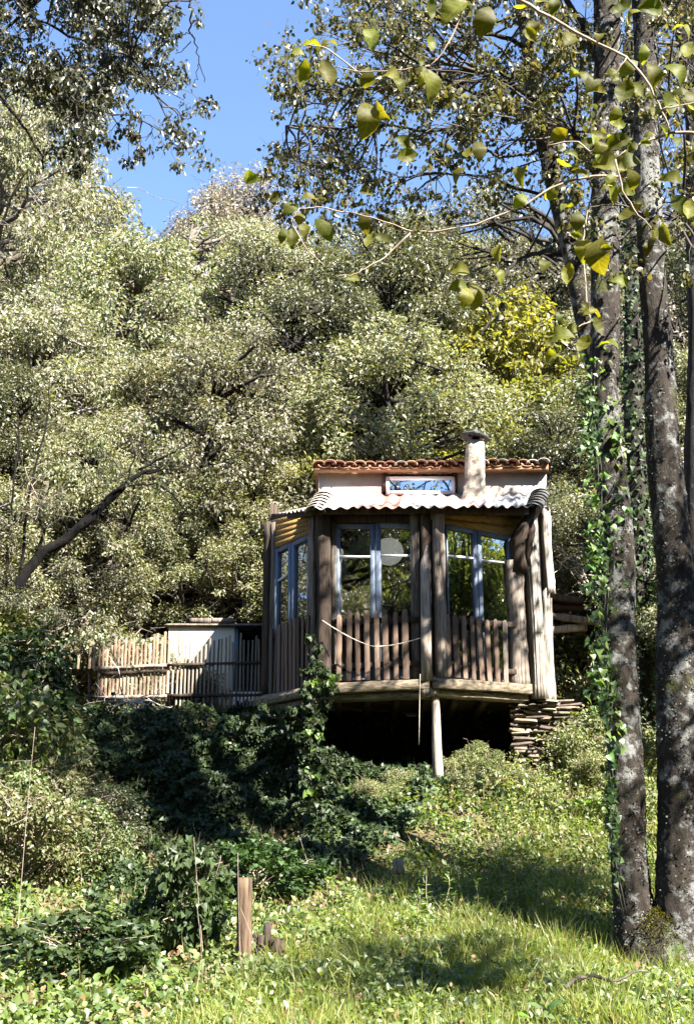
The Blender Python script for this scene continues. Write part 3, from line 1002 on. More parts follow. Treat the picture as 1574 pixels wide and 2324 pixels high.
def railing(label, p, q, us, tops, bots, wpx, rails, out):
    d, nrm = wall_frame(p, q)
    ang = math.atan2(d[1], d[0])
    pp, qq = p + nrm * out, q + nrm * out
    base = pixel_on_wall(us[0], bots[0], pp, qq)
    t = thing("picket_railing", label, "railing", base, "picket railings round the hut bay")
    for i, u in enumerate(us):
        b, tt = pixel_on_wall(u, bots[i], pp, qq), pixel_on_wall(u, tops[i], pp, qq)
        wm = .88 * rng.uniform(.82, 1.12) * wpx[i % len(wpx)] / ppm(b) / max(.45, abs(d[0]))
        piece("picket", random.choice(pk if rng.random() < .8 else pkg), t, b, (rng.normal() * .01, rng.normal() * .012, ang + rng.normal() * .05), (wm, .026, tt[2] - b[2]))
    for (ua, va, ub, vb) in rails:
        a, b = pixel_on_wall(ua, va, p + nrm * (out - .045), q + nrm * (out - .045)), pixel_on_wall(ub, vb, p + nrm * (out - .045), q + nrm * (out - .045))
        MB().beam(a, b, Z * .075, nrm * .04, 5, .004).build("rail", M['wdark'], t)
    return t

railing("picket railing with round tops under the middle window, a rope slung before it", PB_, PC_,
        [769, 791, 812, 834, 857, 878, 899, 922], [1395, 1386, 1388, 1385, 1386, 1383, 1388, 1382], [1545, 1545, 1544, 1544, 1543, 1543, 1542, 1541],
        [14, 13, 12, 13, 12, 14, 12, 14], [(752, 1411, 950, 1406), (752, 1514, 950, 1505)], .16)
railing("picket railing under the right window between two grey posts", PC_, PD_,
        [1019, 1038, 1056, 1074, 1093, 1111, 1129, 1148], [1394, 1395, 1397, 1398, 1400, 1407, 1405, 1408], [1537, 1538, 1540, 1543, 1545, 1549, 1551, 1553],
        [12, 14, 12, 12, 13, 12, 12, 12], [(1000, 1408, 1170, 1418), (1000, 1512, 1170, 1526)], .16)
railing("close picket railing across the far left side of the bay", PA_, PB_,
        [614, 623, 632, 641, 650, 659, 668, 677, 686, 695], [1426, 1424, 1418, 1416, 1412, 1404, 1404, 1400, 1398, 1396],
        [1584, 1582, 1580, 1577, 1574, 1571, 1568, 1566, 1563, 1560], [6.6, 6.2], [(606, 1452, 708, 1418), (606, 1556, 708, 1536)], .10)

# ---- rope and string
r0, r1, r2 = P(731, 1408, 18.5), P(846, 1467, 18.3), P(956, 1447, 18.3)
ts = np.linspace(0, 1, 24)[:, None]
def bez(a, c, b): return a * (1 - ts) ** 2 + c * 2 * ts * (1 - ts) + b * ts ** 2
tag(MB().tube(bez(r0, P(800, 1455, 18.4), r1).tolist() + bez(r1, P(895, 1468, 18.25), r2).tolist()[1:], .0062, 6).build("rope", M['rope'], None),
    "pale slack rope slung across the middle picket railing", "rope")
tag(MB().tube([P(953, 1530, 18.22), P(952, 1570, 18.22), P(951, 1630, 18.22), P(950, 1690, 18.22)], .0032, 5).build("string", M['rope'], None),
    "thin pale string hanging below the deck beside the prop", "string")

# ---- prop under the deck
pr = thing("deck_prop", "rough debarked log propping up the middle of the deck", "prop", P(993, 1790, 18.55))
mb = MB()
pts = [P(994, 1792, 18.5), P(993, 1740, 18.5), P(990, 1690, 18.5), P(989, 1640, 18.5), P(988, 1600, 18.5), P(987, 1572, 18.5)]
mb.tube(pts, [.078, .072, .066, .062, .056, .055], 12, True, .03)
mb.build("log", M['wpale'], pr)
MB().tube([P(955, 1575, 18.35), P(968, 1570, 18.35), P(985, 1567, 18.42), P(998, 1570, 18.5)], [.05, .075, .08, .06], 10, True, .05).build("cap_log", M['wgrey'], pr)

# ------------------------------------------------------------------ dry stone wall under the right corner
sw = thing("stone_wall", "dry stone wall of thin slabs under the right corner of the hut", "wall", P(1225, 1745, 19.2))
def stone_mesh(seed):
    r = np.random.default_rng(seed)
    m = MB()
    V = []
    ring = [(-.5, -.5), (r.uniform(-.2, .2), -.5), (.5, -.5), (.5, .5), (-.5, .5)]
    sl_ = r.normal(size=2) * .18
    for z in (-.5, .5):
        for (x, y) in ring:
            V.append((x * (1 + r.normal() * .04) + r.normal() * .03, y + r.normal() * .07, z + sl_[0] * x + r.normal() * .10))
    Fc = [(j, (j + 1) % 5, 5 + (j + 1) % 5, 5 + j) for j in range(5)] + [tuple(range(5))[::-1], tuple(range(5, 10))]
    m.add(V, Fc)
    me = m.mesh("stone"); me.materials.append(M['stone'])
    return me
st = [stone_mesh(s) for s in range(7)]
zt, z = P(1225, 1590, 19.2)[2], P(1225, 1760, 19.2)[2]
xl0, xr0 = P(1166, 1650, 19.2)[0], P(1292, 1650, 19.2)[0]
core = MB().box(((xl0 + xr0) / 2, 19.75, (zt + z) / 2 - .05), (xr0 - xl0 - .1, .7, zt - z - .1)).build("core", M['dark'], sw)
while z < zt:
    h = rng.uniform(.035, .075)
    fr = (z - P(1225, 1760, 19.2)[2]) / (zt - P(1225, 1760, 19.2)[2])
    x = xl0 + rng.uniform(-.05, .03)
    xr_ = xr0 + .1 * (1 - fr) - .25 * max(0, fr - .75) * 1.5
    while x < xr_:
        L = rng.uniform(.14, .42)
        piece("stone", random.choice(st), sw, (x + L / 2, 19.38 + rng.normal() * .02, z + h / 2), (rng.normal() * .08, rng.normal() * .06, rng.normal() * .10), (L, .28 + rng.normal() * .03, h * rng.uniform(.8, 1.02)))
        x += L + .008
    z += h

# ------------------------------------------------------------------ timber stacked at the right of the hut
def wood_piece(name, label, a, b, r, mat, flat=None):
    m = MB()
    if flat is not None:
        m.beam(a, b, flat[0], flat[1], 7, .006)
    else:
        m.tube([a + (b - a) * t + rng.normal(size=3) * .008 for t in np.linspace(0, 1, 7)], [r * (1 + rng.normal() * .07) for _ in range(7)], 10, True, .04)
    return tag(m.build(name, M[mat], None), label, "log" if flat is None else "plank")
wood_piece("plank", "dark plank lying topmost beside the right corner of the hut", P(1238, 1356, 19.9), P(1322, 1366, 19.9), 0, 'wdark', (Z * .09, np.array((0, .22, 0))))
wood_piece("log", "thick dark log below the topmost plank beside the hut", P(1236, 1376, 19.95), P(1330, 1380, 19.95), .055, 'wdark')
wood_piece("log", "long brown log jutting right beside the hut, above the pale squared one", P(1240, 1396, 19.8), P(1356, 1412, 19.6), .055, 'wgrey')
wood_piece("squared_timber", "pale squared timber lowest of the wood beside the hut", P(1246, 1430, 19.8), P(1330, 1424, 19.8), 0, 'wpale', (Z * .10, np.array((0, .12, 0))))

# ------------------------------------------------------------------ shed behind the fence
shed = thing("shed", "low cream plastered shed behind the slat fence, flat dark roof", "shed", P(490, 1620, 22.4))
YS = 22.3
sx0, sx1, sx2 = P(380, 1500, YS)[0], P(531, 1500, YS)[0], P(612, 1500, YS)[0]
sz0, sz1 = height(-3, YS) - .3, P(480, 1422, YS)[2]
mb = MB()
mb.box(((sx0 + sx1) / 2, YS + .1, (sz0 + sz1) / 2), (sx1 - sx0, .2, sz1 - sz0))
mb.box((sx0 + .1, YS + 1.2, (sz0 + sz1) / 2), (.2, 1.996, sz1 - sz0))
zwin = P(560, 1570, YS)[2]
mb.box(((sx1 + sx2) / 2, YS + .1, (sz0 + zwin) / 2), (sx2 - sx1, .2, zwin - sz0))
mb.build("wall", M['cream'], shed)
MB().box(((sx1 + sx2) / 2, YS + .9, (sz0 + sz1) / 2), (sx2 - sx1, .06, sz1 - sz0)).build("inner_wall", M['slate'], shed)
MB().box((sx1 + .03, YS + .08, (zwin + sz1) / 2), (.06, .12, sz1 - zwin)).build("door_jamb", M['blue'], shed)
MB().box(((sx0 + sx2) / 2, YS + 1.1, sz1 + .025), (sx2 - sx0 + .1, 2.26, .05)).build("roof", M['slate'], shed)
MB().box(((sx0 + sx2) / 2, YS - .05, sz1 + .02), (sx2 - sx0 + .06, .03, .03)).build("roof_edge", M['wpale'], shed)
for (ua, ub) in ((431, 480), (482, 530)):
    a, b = P(ua, 1413, YS), P(ub, 1413, YS)
    MB().box(((a[0] + b[0]) / 2, YS + .2, sz1 + .095), (b[0] - a[0], .5, .085)).build("roof_slab", M['wgrey'], shed)

# ------------------------------------------------------------------ slat fence left of the hut
fence = thing("slat_fence", "long fence of narrow upright slats left of the hut, cream shed behind it", "fence", P(480, 1612, 20.6))
pl = [picket_mesh('pale', s + 20, False) for s in range(3)]
pg = [picket_mesh('palegrey', s + 30, False) for s in range(3)]
YF = 20.5
def fy(u): return YF + (600 - u) * .0011
u = 596.0
while u > 122:
    left = u < 381
    if left:
        vt = 1452 + (381 - u) * .075 + rng.normal() * 7 - (12 if 330 < u < 372 else 0)
        vb = 1582 + rng.normal() * 5 if u > 222 else 1518
    else:
        vt = 1452 + rng.normal() * 7 - (6 if u < 405 else 0)
        vb = 1600 + rng.normal() * 8
    if not (150 < u < 200 and rng.random() < .6):
        b, t = P(u, vb, fy(u)), P(u, vt, fy(u))
        piece("slat", random.choice(pl if left or rng.random() < .1 else pg), fence, b, (rng.normal() * .012, rng.normal() * .008, rng.normal() * .1), ((5.6 if left else 4.2) / ppm(b), .022, t[2] - b[2]))
    u -= (8.7 if left else 8.9) + rng.normal() * .5
for (ua, va, ub, vb, m) in ((602, 1503, 380, 1509, 'wdark'), (602, 1577, 380, 1578, 'wdark'), (379, 1509, 215, 1517, 'wpale'), (379, 1579, 225, 1583, 'wpale'), (379, 1522, 230, 1529, 'wdark')):
    MB().beam(P(ua, va, fy(ua) - .03), P(ub, vb, fy(ub) - .03), Z * .042, (0, .03, 0), 8, .004).build("rail", M[m], fence)
for u in (380, 602, 205):
    MB().beam(P(u, 1640, fy(u) + .08), P(u, 1462, fy(u) + .08), (.06, 0, 0), (0, .06, 0), 5, .003).build("fence_post", M['wdark'], fence)

# ------------------------------------------------------------------ tree builders
def curve(a, b, n=6, bow=.12, r=rng):
    a, b = np.asarray(a, float), np.asarray(b, float)
    L = np.linalg.norm(b - a)
    o1, o2 = r.normal(size=3) * L * bow, r.normal(size=3) * L * bow
    o1[2] = abs(o1[2]) * .6
    t = np.linspace(0, 1, n)[:, None]
    return a + (b - a) * t + o1 * (np.sin(t * math.pi)) + o2 * .4 * np.sin(2 * t * math.pi)


def clump_leaves(centres, radii, counts, r, flat=.75, out_from=None, droop=.2, up=.5):
    """leaves gathered in clumps; returns positions, directions, normals"""
    idx = np.repeat(np.arange(len(centres)), counts)
    n = len(idx)
    d = unit(r.normal(size=(n, 3)))
    rad = radii[idx] * r.uniform(0, 1, n) ** .45
    off = d * rad[:, None]
    off[:, 2] *= flat
    pos = centres[idx] + off
    dirs = unit(off * .8 + r.normal(size=(n, 3)) * .5 * radii[idx][:, None] + np.array((0, 0, -droop)))
    nrm = unit(r.normal(size=(n, 3)) * .75 + np.array((0, 0, up)) + off / (radii[idx][:, None] + 1e-6) * .5)
    return pos, dirs, nrm


def make_tree_meshes(seed, H=7.0, R=2.3, trunk_r=.11, nclump=85, nleaf=36000, L=.095, W=.05, low=.12, shape=NARROW, lean=.12, stems=1, flat=.75, crad=(.42, .95)):
    """trunk mesh and crown mesh, base at the origin"""
    r = np.random.default_rng(seed)
    wood = MB()
    C = []
    while len(C) < nclump:
        p = r.uniform(-1, 1, 3)
        q = np.linalg.norm(p)
        if q > 1 or q < .35 or r.random() > q ** 1.2 + .1: continue
        z = H * (low + (1 - low) * (p[2] * .5 + .5))
        wid = 1.0 if p[2] < .2 else 1.0 - .12 * p[2]
        C.append((p[0] * R * wid, p[1] * R * wid, z))
    C = np.array(C)
    C[:, :2] += vnoise(C[:, 2], C[:, 0], 2, seed)[:, None] * .25
    ax = []
    for s in range(stems):
        tip = np.array((r.normal() * R * .25 + lean * r.normal() * H * .4, r.normal() * R * .25, H * .88))
        base = np.array((r.normal() * .12 * (stems > 1), r.normal() * .12 * (stems > 1), -.25))
        c = curve(base, tip, 12, .06, r)
        wood.tube(c, np.linspace(trunk_r, trunk_r * .22, 12) / (stems ** .4), 7, True, .05)
        ax.append(c)
    for c in C:
        a = ax[r.integers(len(ax))]
        k = np.clip(np.searchsorted(a[:, 2], c[2] - .35 * np.hypot(c[0], c[1]) - .3), 1, 10)
        m = curve(a[k], c, 6, .10, r)
        wood.tube(m, np.linspace(trunk_r * .42, .016, 6), 4, False)
        for _ in range(2):
            wood.tube(curve(m[3], c + r.normal(size=3) * .20 * R, 4, .15, r), np.linspace(.012, .005, 4), 3, False)
    rad = r.uniform(*crad, nclump) * R / 2.3
    cnt = (rad ** 2.2)
    cnt = np.maximum(20, cnt / cnt.sum() * nleaf).astype(int)
    pos, dirs, nrm = clump_leaves(C, rad, cnt, r, flat)
    Ls = L * r.uniform(.6, 1.25, len(pos))
    crown = leaf_mesh("crown", shape, pos, dirs, nrm, Ls, Ls * W / L * r.uniform(.8, 1.2, len(pos)))
    return wood.mesh("trunk", smooth=True), crown


TREES = {}
for s in range(4):
    TREES['oak', s] = make_tree_meshes(100 + s, 7.0, 2.3, .15, 120, 38000, .100, .046, .20, stems=2, crad=(.20, .62))
for s in range(2):
    TREES['dusky', s] = make_tree_meshes(120 + s, 7.0, 2.0, .09, 90, 15000, .11, .046, .25, stems=2, crad=(.30, .8))
for s in range(2):
    TREES['yellow', s] = make_tree_meshes(130 + s, 5.2, 1.8, .07, 60, 9500, .15, .075, .10, shape=BROAD, crad=(.3, .75))
for s in range(2):
    TREES['tall', s] = make_tree_meshes(160 + s, 13.0, 2.1, .16, 46, 1700, .12, .085, .72, shape=BROAD, crad=(.35, .85))
for s in range(2):
    TREES['bush', s] = make_tree_meshes(140 + s, 2.0, 1.15, .03, 46, 6500, .10, .055, .02, stems=3, shape=BROAD)
for s in range(2):
    TREES['ivybush', s] = make_tree_meshes(150 + s, 1.6, .75, .03, 40, 3000, .11, .10, .02, stems=2, shape=IVY)

MESHV = {}
def tree(name, label, cat, loc, kind, variant, leafm, barkm, scale=(1, 1, 1), rot=0.0, group=None, tilt=0.0):
    t = thing(name, label, cat, loc, group)
    t.rotation_euler = (tilt, 0, rot)
    t.scale = scale
    for part, me, m in (("trunk", TREES[kind, variant][0], barkm), ("crown", TREES[kind, variant][1], leafm)):
        key = (me.name, m)
        if key not in MESHV:
            c = me if not me.materials else me.copy()
            c.materials.clear()
            c.materials.append(M[m])
            MESHV[key] = c
        o = bpy.data.objects.new(part, MESHV[key])
        COL.objects.link(o)
        o.parent = t
        ORIGIN[o.name] = ORIGIN[t.name]
    return t


def gz(x, y): return float(height(x, y))

# ---- the wooded slope behind the hut
G = "trees of the wood on the slope behind the hut"
r2 = np.random.default_rng(11)
rows = [(23.8, 2.1, .62), (25.6, 2.6, .78), (28.3, 2.9, .88), (31.5, 3.1, .95), (35, 3.3, 1.0), (39, 3.5, 1.05), (43.5, 3.6, 1.08), (48, 3.8, 1.05)]
for ri, (Y, dx, sc) in enumerate(rows):
    half = .285 * Y * 1.06 + 1.6
    xs = np.arange(-half, half + dx, dx) + r2.uniform(-.5, .5)
    for x in xs:
        y = Y + r2.uniform(-.7, .7)
        x = x + r2.uniform(-.5, .5)
        if ri == 0 and -4.6 < x < 3.4: continue
        if ri == 1 and -1.6 < x < 3.0 and y < 25.0: y = 25.3
        u, v = proj(np.array((x, y, gz(x, y) + 4)))
        s = sc * r2.uniform(.8, 1.22)
        kind, lm, bm, lab = 'oak', 'oak', 'barkdark' if (ri + int(x * 7)) % 3 else 'barkpale', "olive green small leaved tree among others of its kind on the wooded slope behind the hut"
        k = r2.random()
        if 930 < u < 1290 and 600 < v < 1010 and ri in (1, 2, 3) and r2.random() < .75:
            kind, lm, lab = 'yellow', 'yellow', "yellow green young tree on the slope above the tiled roof and chimney"
            s *= 1.25
        elif k < .20:
            lm, bm, lab = 'oakdark', 'barkdark', "darker green tree among the olive ones on the wooded slope behind the hut"
        elif k < .36 and ri > 1 and u > 380:
            kind, lm, lab = 'dusky', 'dusky', "thin greyish brown half bare tree on the wooded slope behind the hut"
        if ri == 7:
            s *= {0: 1.3}.get(0 if u < 120 else 1, 1.0)
            if 120 < u < 330: s *= .80
            elif u < 700: s *= 1.18
        hs = s * r2.uniform(.95, 1.15)
        zone = [z_ for lim, z_ in ((130, "at the left edge"), (330, "above the leaning trunk"), (560, "above the slat fence"), (720, "left of the hut roof"), (880, "above the roof's left half"), (1040, "above the hut window"), (1180, "above the chimney"), (1340, "behind the slender trunk"), (9999, "behind the big trunks")) if u < lim][0]
        tier = ("lowest tier", "second tier", "third tier", "fourth tier", "fifth tier", "sixth tier", "seventh tier", "top tier")[ri]
        lab = {'oak': "olive green tree", 'oakdark': "darker green tree", 'dusky': "greyish half bare tree", 'yellow': "yellow green tree"}[lm] + " in the wood " + zone + ", " + tier + " of the slope"
        tree("tree", lab, "tree", (x, y, gz(x, y)), kind, int(r2.integers(4 if kind == 'oak' else 2)), lm, bm, (s * 1.05, s * 1.05, hs), r2.uniform(0, 6.28), G)

# named trees of the skyline
tree("tree", "greyish half bare tree standing out highest on the skyline left of the middle", "tree", (P(560, 420, 44)[0], 44, gz(-3, 44) + .8), 'dusky', 0, 'dusky', 'barkpale', (1.25, 1.25, 1.35), .4, G)
tree("tree", "tall olive tree at the left edge of the photo, highest crown of the slope there", "tree", (P(20, 420, 36)[0], 36, gz(-9, 36)), 'oak', 1, 'oak', 'barkpale', (1.25, 1.25, 1.9), 1.0, G)

for i, (u, Y, sc_) in enumerate([(735, 25.0, .66), (860, 25.4, .72), (985, 25.2, .62)]):
    x = P(u, 1000, Y)[0]
    tree("small_tree", "yellow green sapling just behind the tiled roof, " + ("at its left end", "behind the roof window", "next to the chimney")[i], "tree", (x, Y, gz(x, Y)), 'yellow', i % 2, 'yellow', 'barkdark', (sc_, sc_, sc_ * 1.25), i * 2.0, "saplings behind the tiled roof")
# ---- the lower wood to the left of the fence
left_trees = [(-6.4, 22.0, .62), (-4.9, 23.2, .55), (-7.6, 20.0, .65), (-6.0, 19.5, .50), (-8.2, 23.5, .8), (-5.2, 25.0, .7), (-3.7, 24.4, .50), (-2.6, 24.2, .55), (-1.7, 24.6, .6)]
for i, (x, y, s) in enumerate(left_trees):
    tree("small_tree", "low bushy olive tree " + ("above the dark bushes at the left edge", "behind the leaning trunk", "at the very left edge, low", "under the leaning trunk by the fence end", "far left behind the others", "behind the middle of the fence", "above the shed's left corner", "above the shed roof", "between shed and hut wall")[i], "tree", (x, y, gz(x, y)), 'oak', i % 4, 'oak', 'barkpale', (s * 1.1, s * 1.1, s), i * 1.3, "low trees round the slat fence")
for i, (x, y, s) in enumerate([(3.5, 22.3, .55), (4.4, 20.8, .5), (5.3, 22.6, .7), (4.1, 24.0, .75), (5.6, 19.6, .55)]):
    tree("small_tree", "low shaded tree right of the hut, " + ("next to the roof corner", "behind the ivy clad trunk", "behind the right hand trunk", "above the roof corner, further back", "lowest, between the big trunks")[i], "tree", (x, y, gz(x, y)), 'oak', i % 4, 'oakdark' if i % 2 else 'oak', 'barkdark', (s * 1.1, s * 1.1, s), i * 2.1 + .5, "low trees right of the hut")

# ---- across the valley behind the viewer, seen in the window panes
r3 = np.random.default_rng(5)
for i in range(44):
    Y = -9 - 4.2 * (i // 11) + r3.uniform(-1, 1)
    x = -18 + (i % 11) * 5.0 + r3.uniform(-1, 1)
    s = r3.uniform(1.2, 1.6)
    tree("tree", "tree on the slope across the valley, mirrored in the hut windows", "tree", (x, Y, gz(x, Y)), 'oak', i % 4, ('valley', 'oak', 'valleyyellow')[i % 3], 'barkdark', (s, s, s * 1.2), i * 1.7, "trees across the valley")

for i in range(16):
    x, Y = 14.5 + 4.2 * (i % 4) + r3.uniform(-.8, .8), 6.5 - 4.6 * (i // 4) + r3.uniform(-.8, .8)
    s = r3.uniform(1.35, 1.6) + .12 * (i % 4)
    tree("tree", "tree on the valley side right of the view, mirrored in the right window", "tree", (x, Y, gz(x, Y)), ('oak', 'yellow')[i % 4 == 1], i % 2, ('valley', 'valleyyellow', 'oak', 'valley')[i % 4], 'barkdark', (s, s, s * 1.25), i * 1.7, "trees mirrored in the right window")

# ---- off to the right: trees whose shade falls on the hut and the grass
for i, (x, y, s, hs, vv) in enumerate([(6.3, 14.2, .75, 1.0, 0), (7.7, 9.2, .75, .85, 1), (5.7, 6.0, .75, .70, 1), (6.6, 9.4, .7, .72, 0)]):
    tree("tree", "tree right of the view whose shade dapples the hut and the grass", "tree", (x, y, gz(x, y)), 'tall', vv, 'alder', 'bark', (s, s, hs), i * 1.1, "trees just right of the view")

# ------------------------------------------------------------------ the big twin stemmed tree and its neighbours
def trunk_pts(pts, Y, wob=.0):
    pp, rr = [], []
    us, vs, ws = zip(*pts)
    vv = np.linspace(vs[0], vs[-1], max(8, int(abs(vs[-1] - vs[0]) / 55)))
    uu, ww = np.interp(vv, vs, us), np.interp(vv, vs, ws)
    for k, (u, v, w_) in enumerate(zip(uu, vv, ww)):
        p = P(u + 3 * math.sin(v / 90.0 + Y), v, Y)
        pp.append(p); rr.append(w_ / 2 / ppm(p))
    return np.array(pp), np.array(rr)


def bark_tube(pts, Y, seed, sides=44, wob=.055):
    p, rr = trunk_pts(pts, Y)
    r = np.random.default_rng(seed)
    m = len(p) * 7
    t = np.linspace(0, len(p) - 1, m)
    c = np.stack([np.interp(t, np.arange(len(p)), p[:, k]) for k in range(3)], 1)
    rad = np.interp(t, np.arange(len(p)), rr)
    a = np.arange(sides) * 2 * math.pi / sides
    A, Zt = np.meshgrid(a, c[:, 2])
    ridge = np.abs(vnoise(np.cos(A) * 6 + .2 * np.sin(Zt * 3), np.sin(A) * 6 + Zt * .9, 1.0, seed)) + .7 * np.abs(vnoise(np.cos(A) * 13, np.sin(A) * 13 + Zt * 2.2, 1.0, seed + 1))
    lump = vnoise(np.cos(A) * 1.2, np.sin(A) * 1.2 + Zt * 1.1, 1.0, seed + 2)
    Rr = rad[:, None] * (.96 + wob * ridge + .045 * lump + .02 * r.normal(size=A.shape))
    V = np.stack([c[:, None, 0] + np.cos(A) * Rr, c[:, None, 1] + np.sin(A) * Rr, np.broadcast_to(c[:, None, 2], A.shape)], -1).reshape(-1, 3)
    mb = MB()
    Fc = [(i * sides + j, (i + 1) * sides + j, (i + 1) * sides + (j + 1) % sides, i * sides + (j + 1) % sides) for i in range(m - 1) for j in range(sides)]
    mb.add(V, Fc)
    return mb


twin = thing("twin_stemmed_tree", "large twin stemmed tree with lichen patched grey trunks and a mossy base at the right", "tree", P(1490, 2180, 13))
T2 = [(1378, -420, 44), (1375, 0, 56), (1376, 400, 61), (1369, 650, 63), (1370, 819, 66), (1379, 983, 68), (1388, 1114, 69), (1398, 1212, 70), (1402, 1343, 72), (1406, 1500, 78), (1410, 1592, 82), (1420, 1907, 81), (1440, 2064, 90), (1452, 2140, 112), (1456, 2200, 130)]
T3 = [(1452, -420, 42), (1458, 0, 52), (1470, 400, 56), (1478, 655, 60), (1498, 852, 67), (1507, 1048, 76), (1520, 1212, 80), (1538, 1343, 90), (1544, 1592, 106), (1548, 1907, 113), (1552, 2064, 122), (1554, 2140, 150), (1554, 2210, 180)]
for pts, Yk in ((T2, 13.0), (T3, 12.9)):
    bark_tube(pts, Yk, int(Yk * 10)).build("trunk", M['bark'], twin, True)
# spreading mossy foot
mb = MB()
foot = [P(1500, 2270, 12.9), P(1500, 2200, 12.9), P(1499, 2150, 12.9), P(1495, 2105, 12.92), P(1487, 2062, 12.95)]
mb.tube(foot, [.42, .37, .31, .22, .08], 22, True, .07, 6)
for (u, v, u2, v2, r_) in ((1470, 2170, 1462, 2250, .07), (1530, 2150, 1560, 2270, .11)):
    mb.tube([P(u, v, 12.75), P((u + u2) / 2 - 2, (v + v2) / 2 + 6, 12.6), P(u2, v2 + 20, 12.5)], [r_ * 1.3, r_, r_ * .5], 10, True, .08)
mb.build("root_flare", M['barkivy'], twin, True)
# moss tufts on the foot
n = 9000
uu = rng.normal(1490, 42, n); vv = rng.normal(2140, 34, n)
a_ = rng.uniform(2.6, 6.8, n)
pm = np.stack([P(1497, 2150, 12.95)[0] + np.cos(a_) * .0, a_ * 0, a_ * 0], 1)
tt = rng.uniform(0, 1, n)
zf = np.interp(tt, [0, 1], [P(1500, 2235, 12.8)[2], P(1492, 2060, 12.9)[2]])
rf = np.interp(tt, [0, .35, .6, .85, 1], [.40, .36, .30, .22, .09]) * rng.uniform(.98, 1.03, n)
keep = (np.sin(a_ * 3) + rng.normal(size=n) * .6) > -.4
keep &= (tt > .68 + .2 * rng.normal(size=n))
pm = np.stack([P(1498, 2150, 12.9)[0] + np.cos(a_) * rf, 12.9 + np.sin(a_) * rf, zf], 1)[keep]
dm = unit(np.stack([np.cos(a_), np.sin(a_), .5 + 0 * a_], 1)[keep] + rng.normal(size=(len(pm), 3)) * .5)
me = leaf_mesh("moss", NARROW, pm - ORIGIN[twin.name], dm, rand_dirs(len(pm)), rng.uniform(.015, .035, len(pm)), .012)
tag(link("moss", me, M['moss'], twin), kind="stuff")

# flakes of lichen standing off the bark
def lichen(pts, Y, n, parent, seed):
    r = np.random.default_rng(seed)
    p, rr = trunk_pts(pts, Y)
    t = r.uniform(0, 1, n * 3) * (len(p) - 1)
    a = r.uniform(0, 2 * math.pi, n * 3)
    dens = vnoise(t * .9, a * 1.6, 1.0, seed) + .8 * vnoise(t * 3, a * 4, 1.0, seed + 1)
    k = np.argsort(-dens)[:n]
    t, a = t[k], a[k]
    i = t.astype(int); f = (t - i)[:, None]
    i2 = np.minimum(i + 1, len(p) - 1)
    c = p[i] * (1 - f) + p[i2] * f
    rad = rr[i] * (1 - f[:, 0]) + rr[i2] * f[:, 0]
    o = np.stack([np.cos(a), np.sin(a), 0 * a], 1)
    pos = c + o * (rad * 1.06)[:, None]
    tang = np.stack([-np.sin(a), np.cos(a), 0 * a], 1)
    d = unit(tang * r.normal(size=(n, 1)) + np.array((0, 0, 1)) * r.normal(size=(n, 1)) + o * .5)
    s = r.uniform(.010, .026, n)
    me = leaf_mesh("lichen", BROAD, pos - ORIGIN[parent.name], d, o + .4 * r.normal(size=(n, 3)), s, s * .9)
    tag(link("lichen", me, M['lichenflake'], parent), kind="stuff")

M['lichenflake'] = leaf_mat('lichen_flake', [(.06, .06, .052), (.10, .10, .092), (.14, .14, .132), (.08, .075, .055)], .85, .1, (1, 1, 1), .15, 0)
lichen(T2, 13.0, 3400, twin, 1)
lichen(T3, 12.9, 4200, twin, 2)

# gaps in the canopy: where the sun comes through in the photo (point lit, radius, share of leaves missing)
S_ = np.array(SUN_DIR)
GAPS = [(P(*q), r_, k_) for q, r_, k_ in (((850, 1470, 18.2), .95, .62), ((1080, 1470, 18.2), .95, .66), ((820, 1135, 18.7), 1.0, .97), ((1000, 1135, 18.7), 1.0, .92), ((1078, 1060, 19.4), .6, .95), ((790, 1090, 19.7), .7, .85), ((900, 1050, 19.6), .9, .85),
        ((1235, 1250, 19.2), .7, .92), ((1235, 1500, 19.2), .6, .92), ((1150, 1800, 17.6), 1.2, .93), ((1310, 1780, 18), 1.0, .9), ((1000, 1810, 17.8), .8, .9), ((300, 1490, 20.4), .9, .95), ((200, 1500, 20.4), .7, .9), ((380, 1510, 20.4), .7, .92),
        ((430, 1540, 22.2), .8, .92), ((665, 1200, 18.8), .6, .85), ((710, 1700, 18.3), .45, .92), ((850, 1830, 17.8), .7, .8), ((960, 1400, 18.2), .5, .8), ((1100, 1990, 13.8), 1.2, .9), ((985, 1680, 18.4), .5, .8), ((400, 1450, 22.2), .6, .85), ((760, 1500, 18.3), .5, .8))]
def in_gap(pos, r):
    k = np.zeros(len(pos))
    for c, rad, pr_ in GAPS:
        q = pos - c
        t = q @ S_
        d = np.linalg.norm(q - t[:, None] * S_, axis=1)
        k = np.maximum(k, pr_ * np.clip((1.15 - d / rad) / .35, 0, 1) * (t > .8))
    return r.random(len(pos)) < k

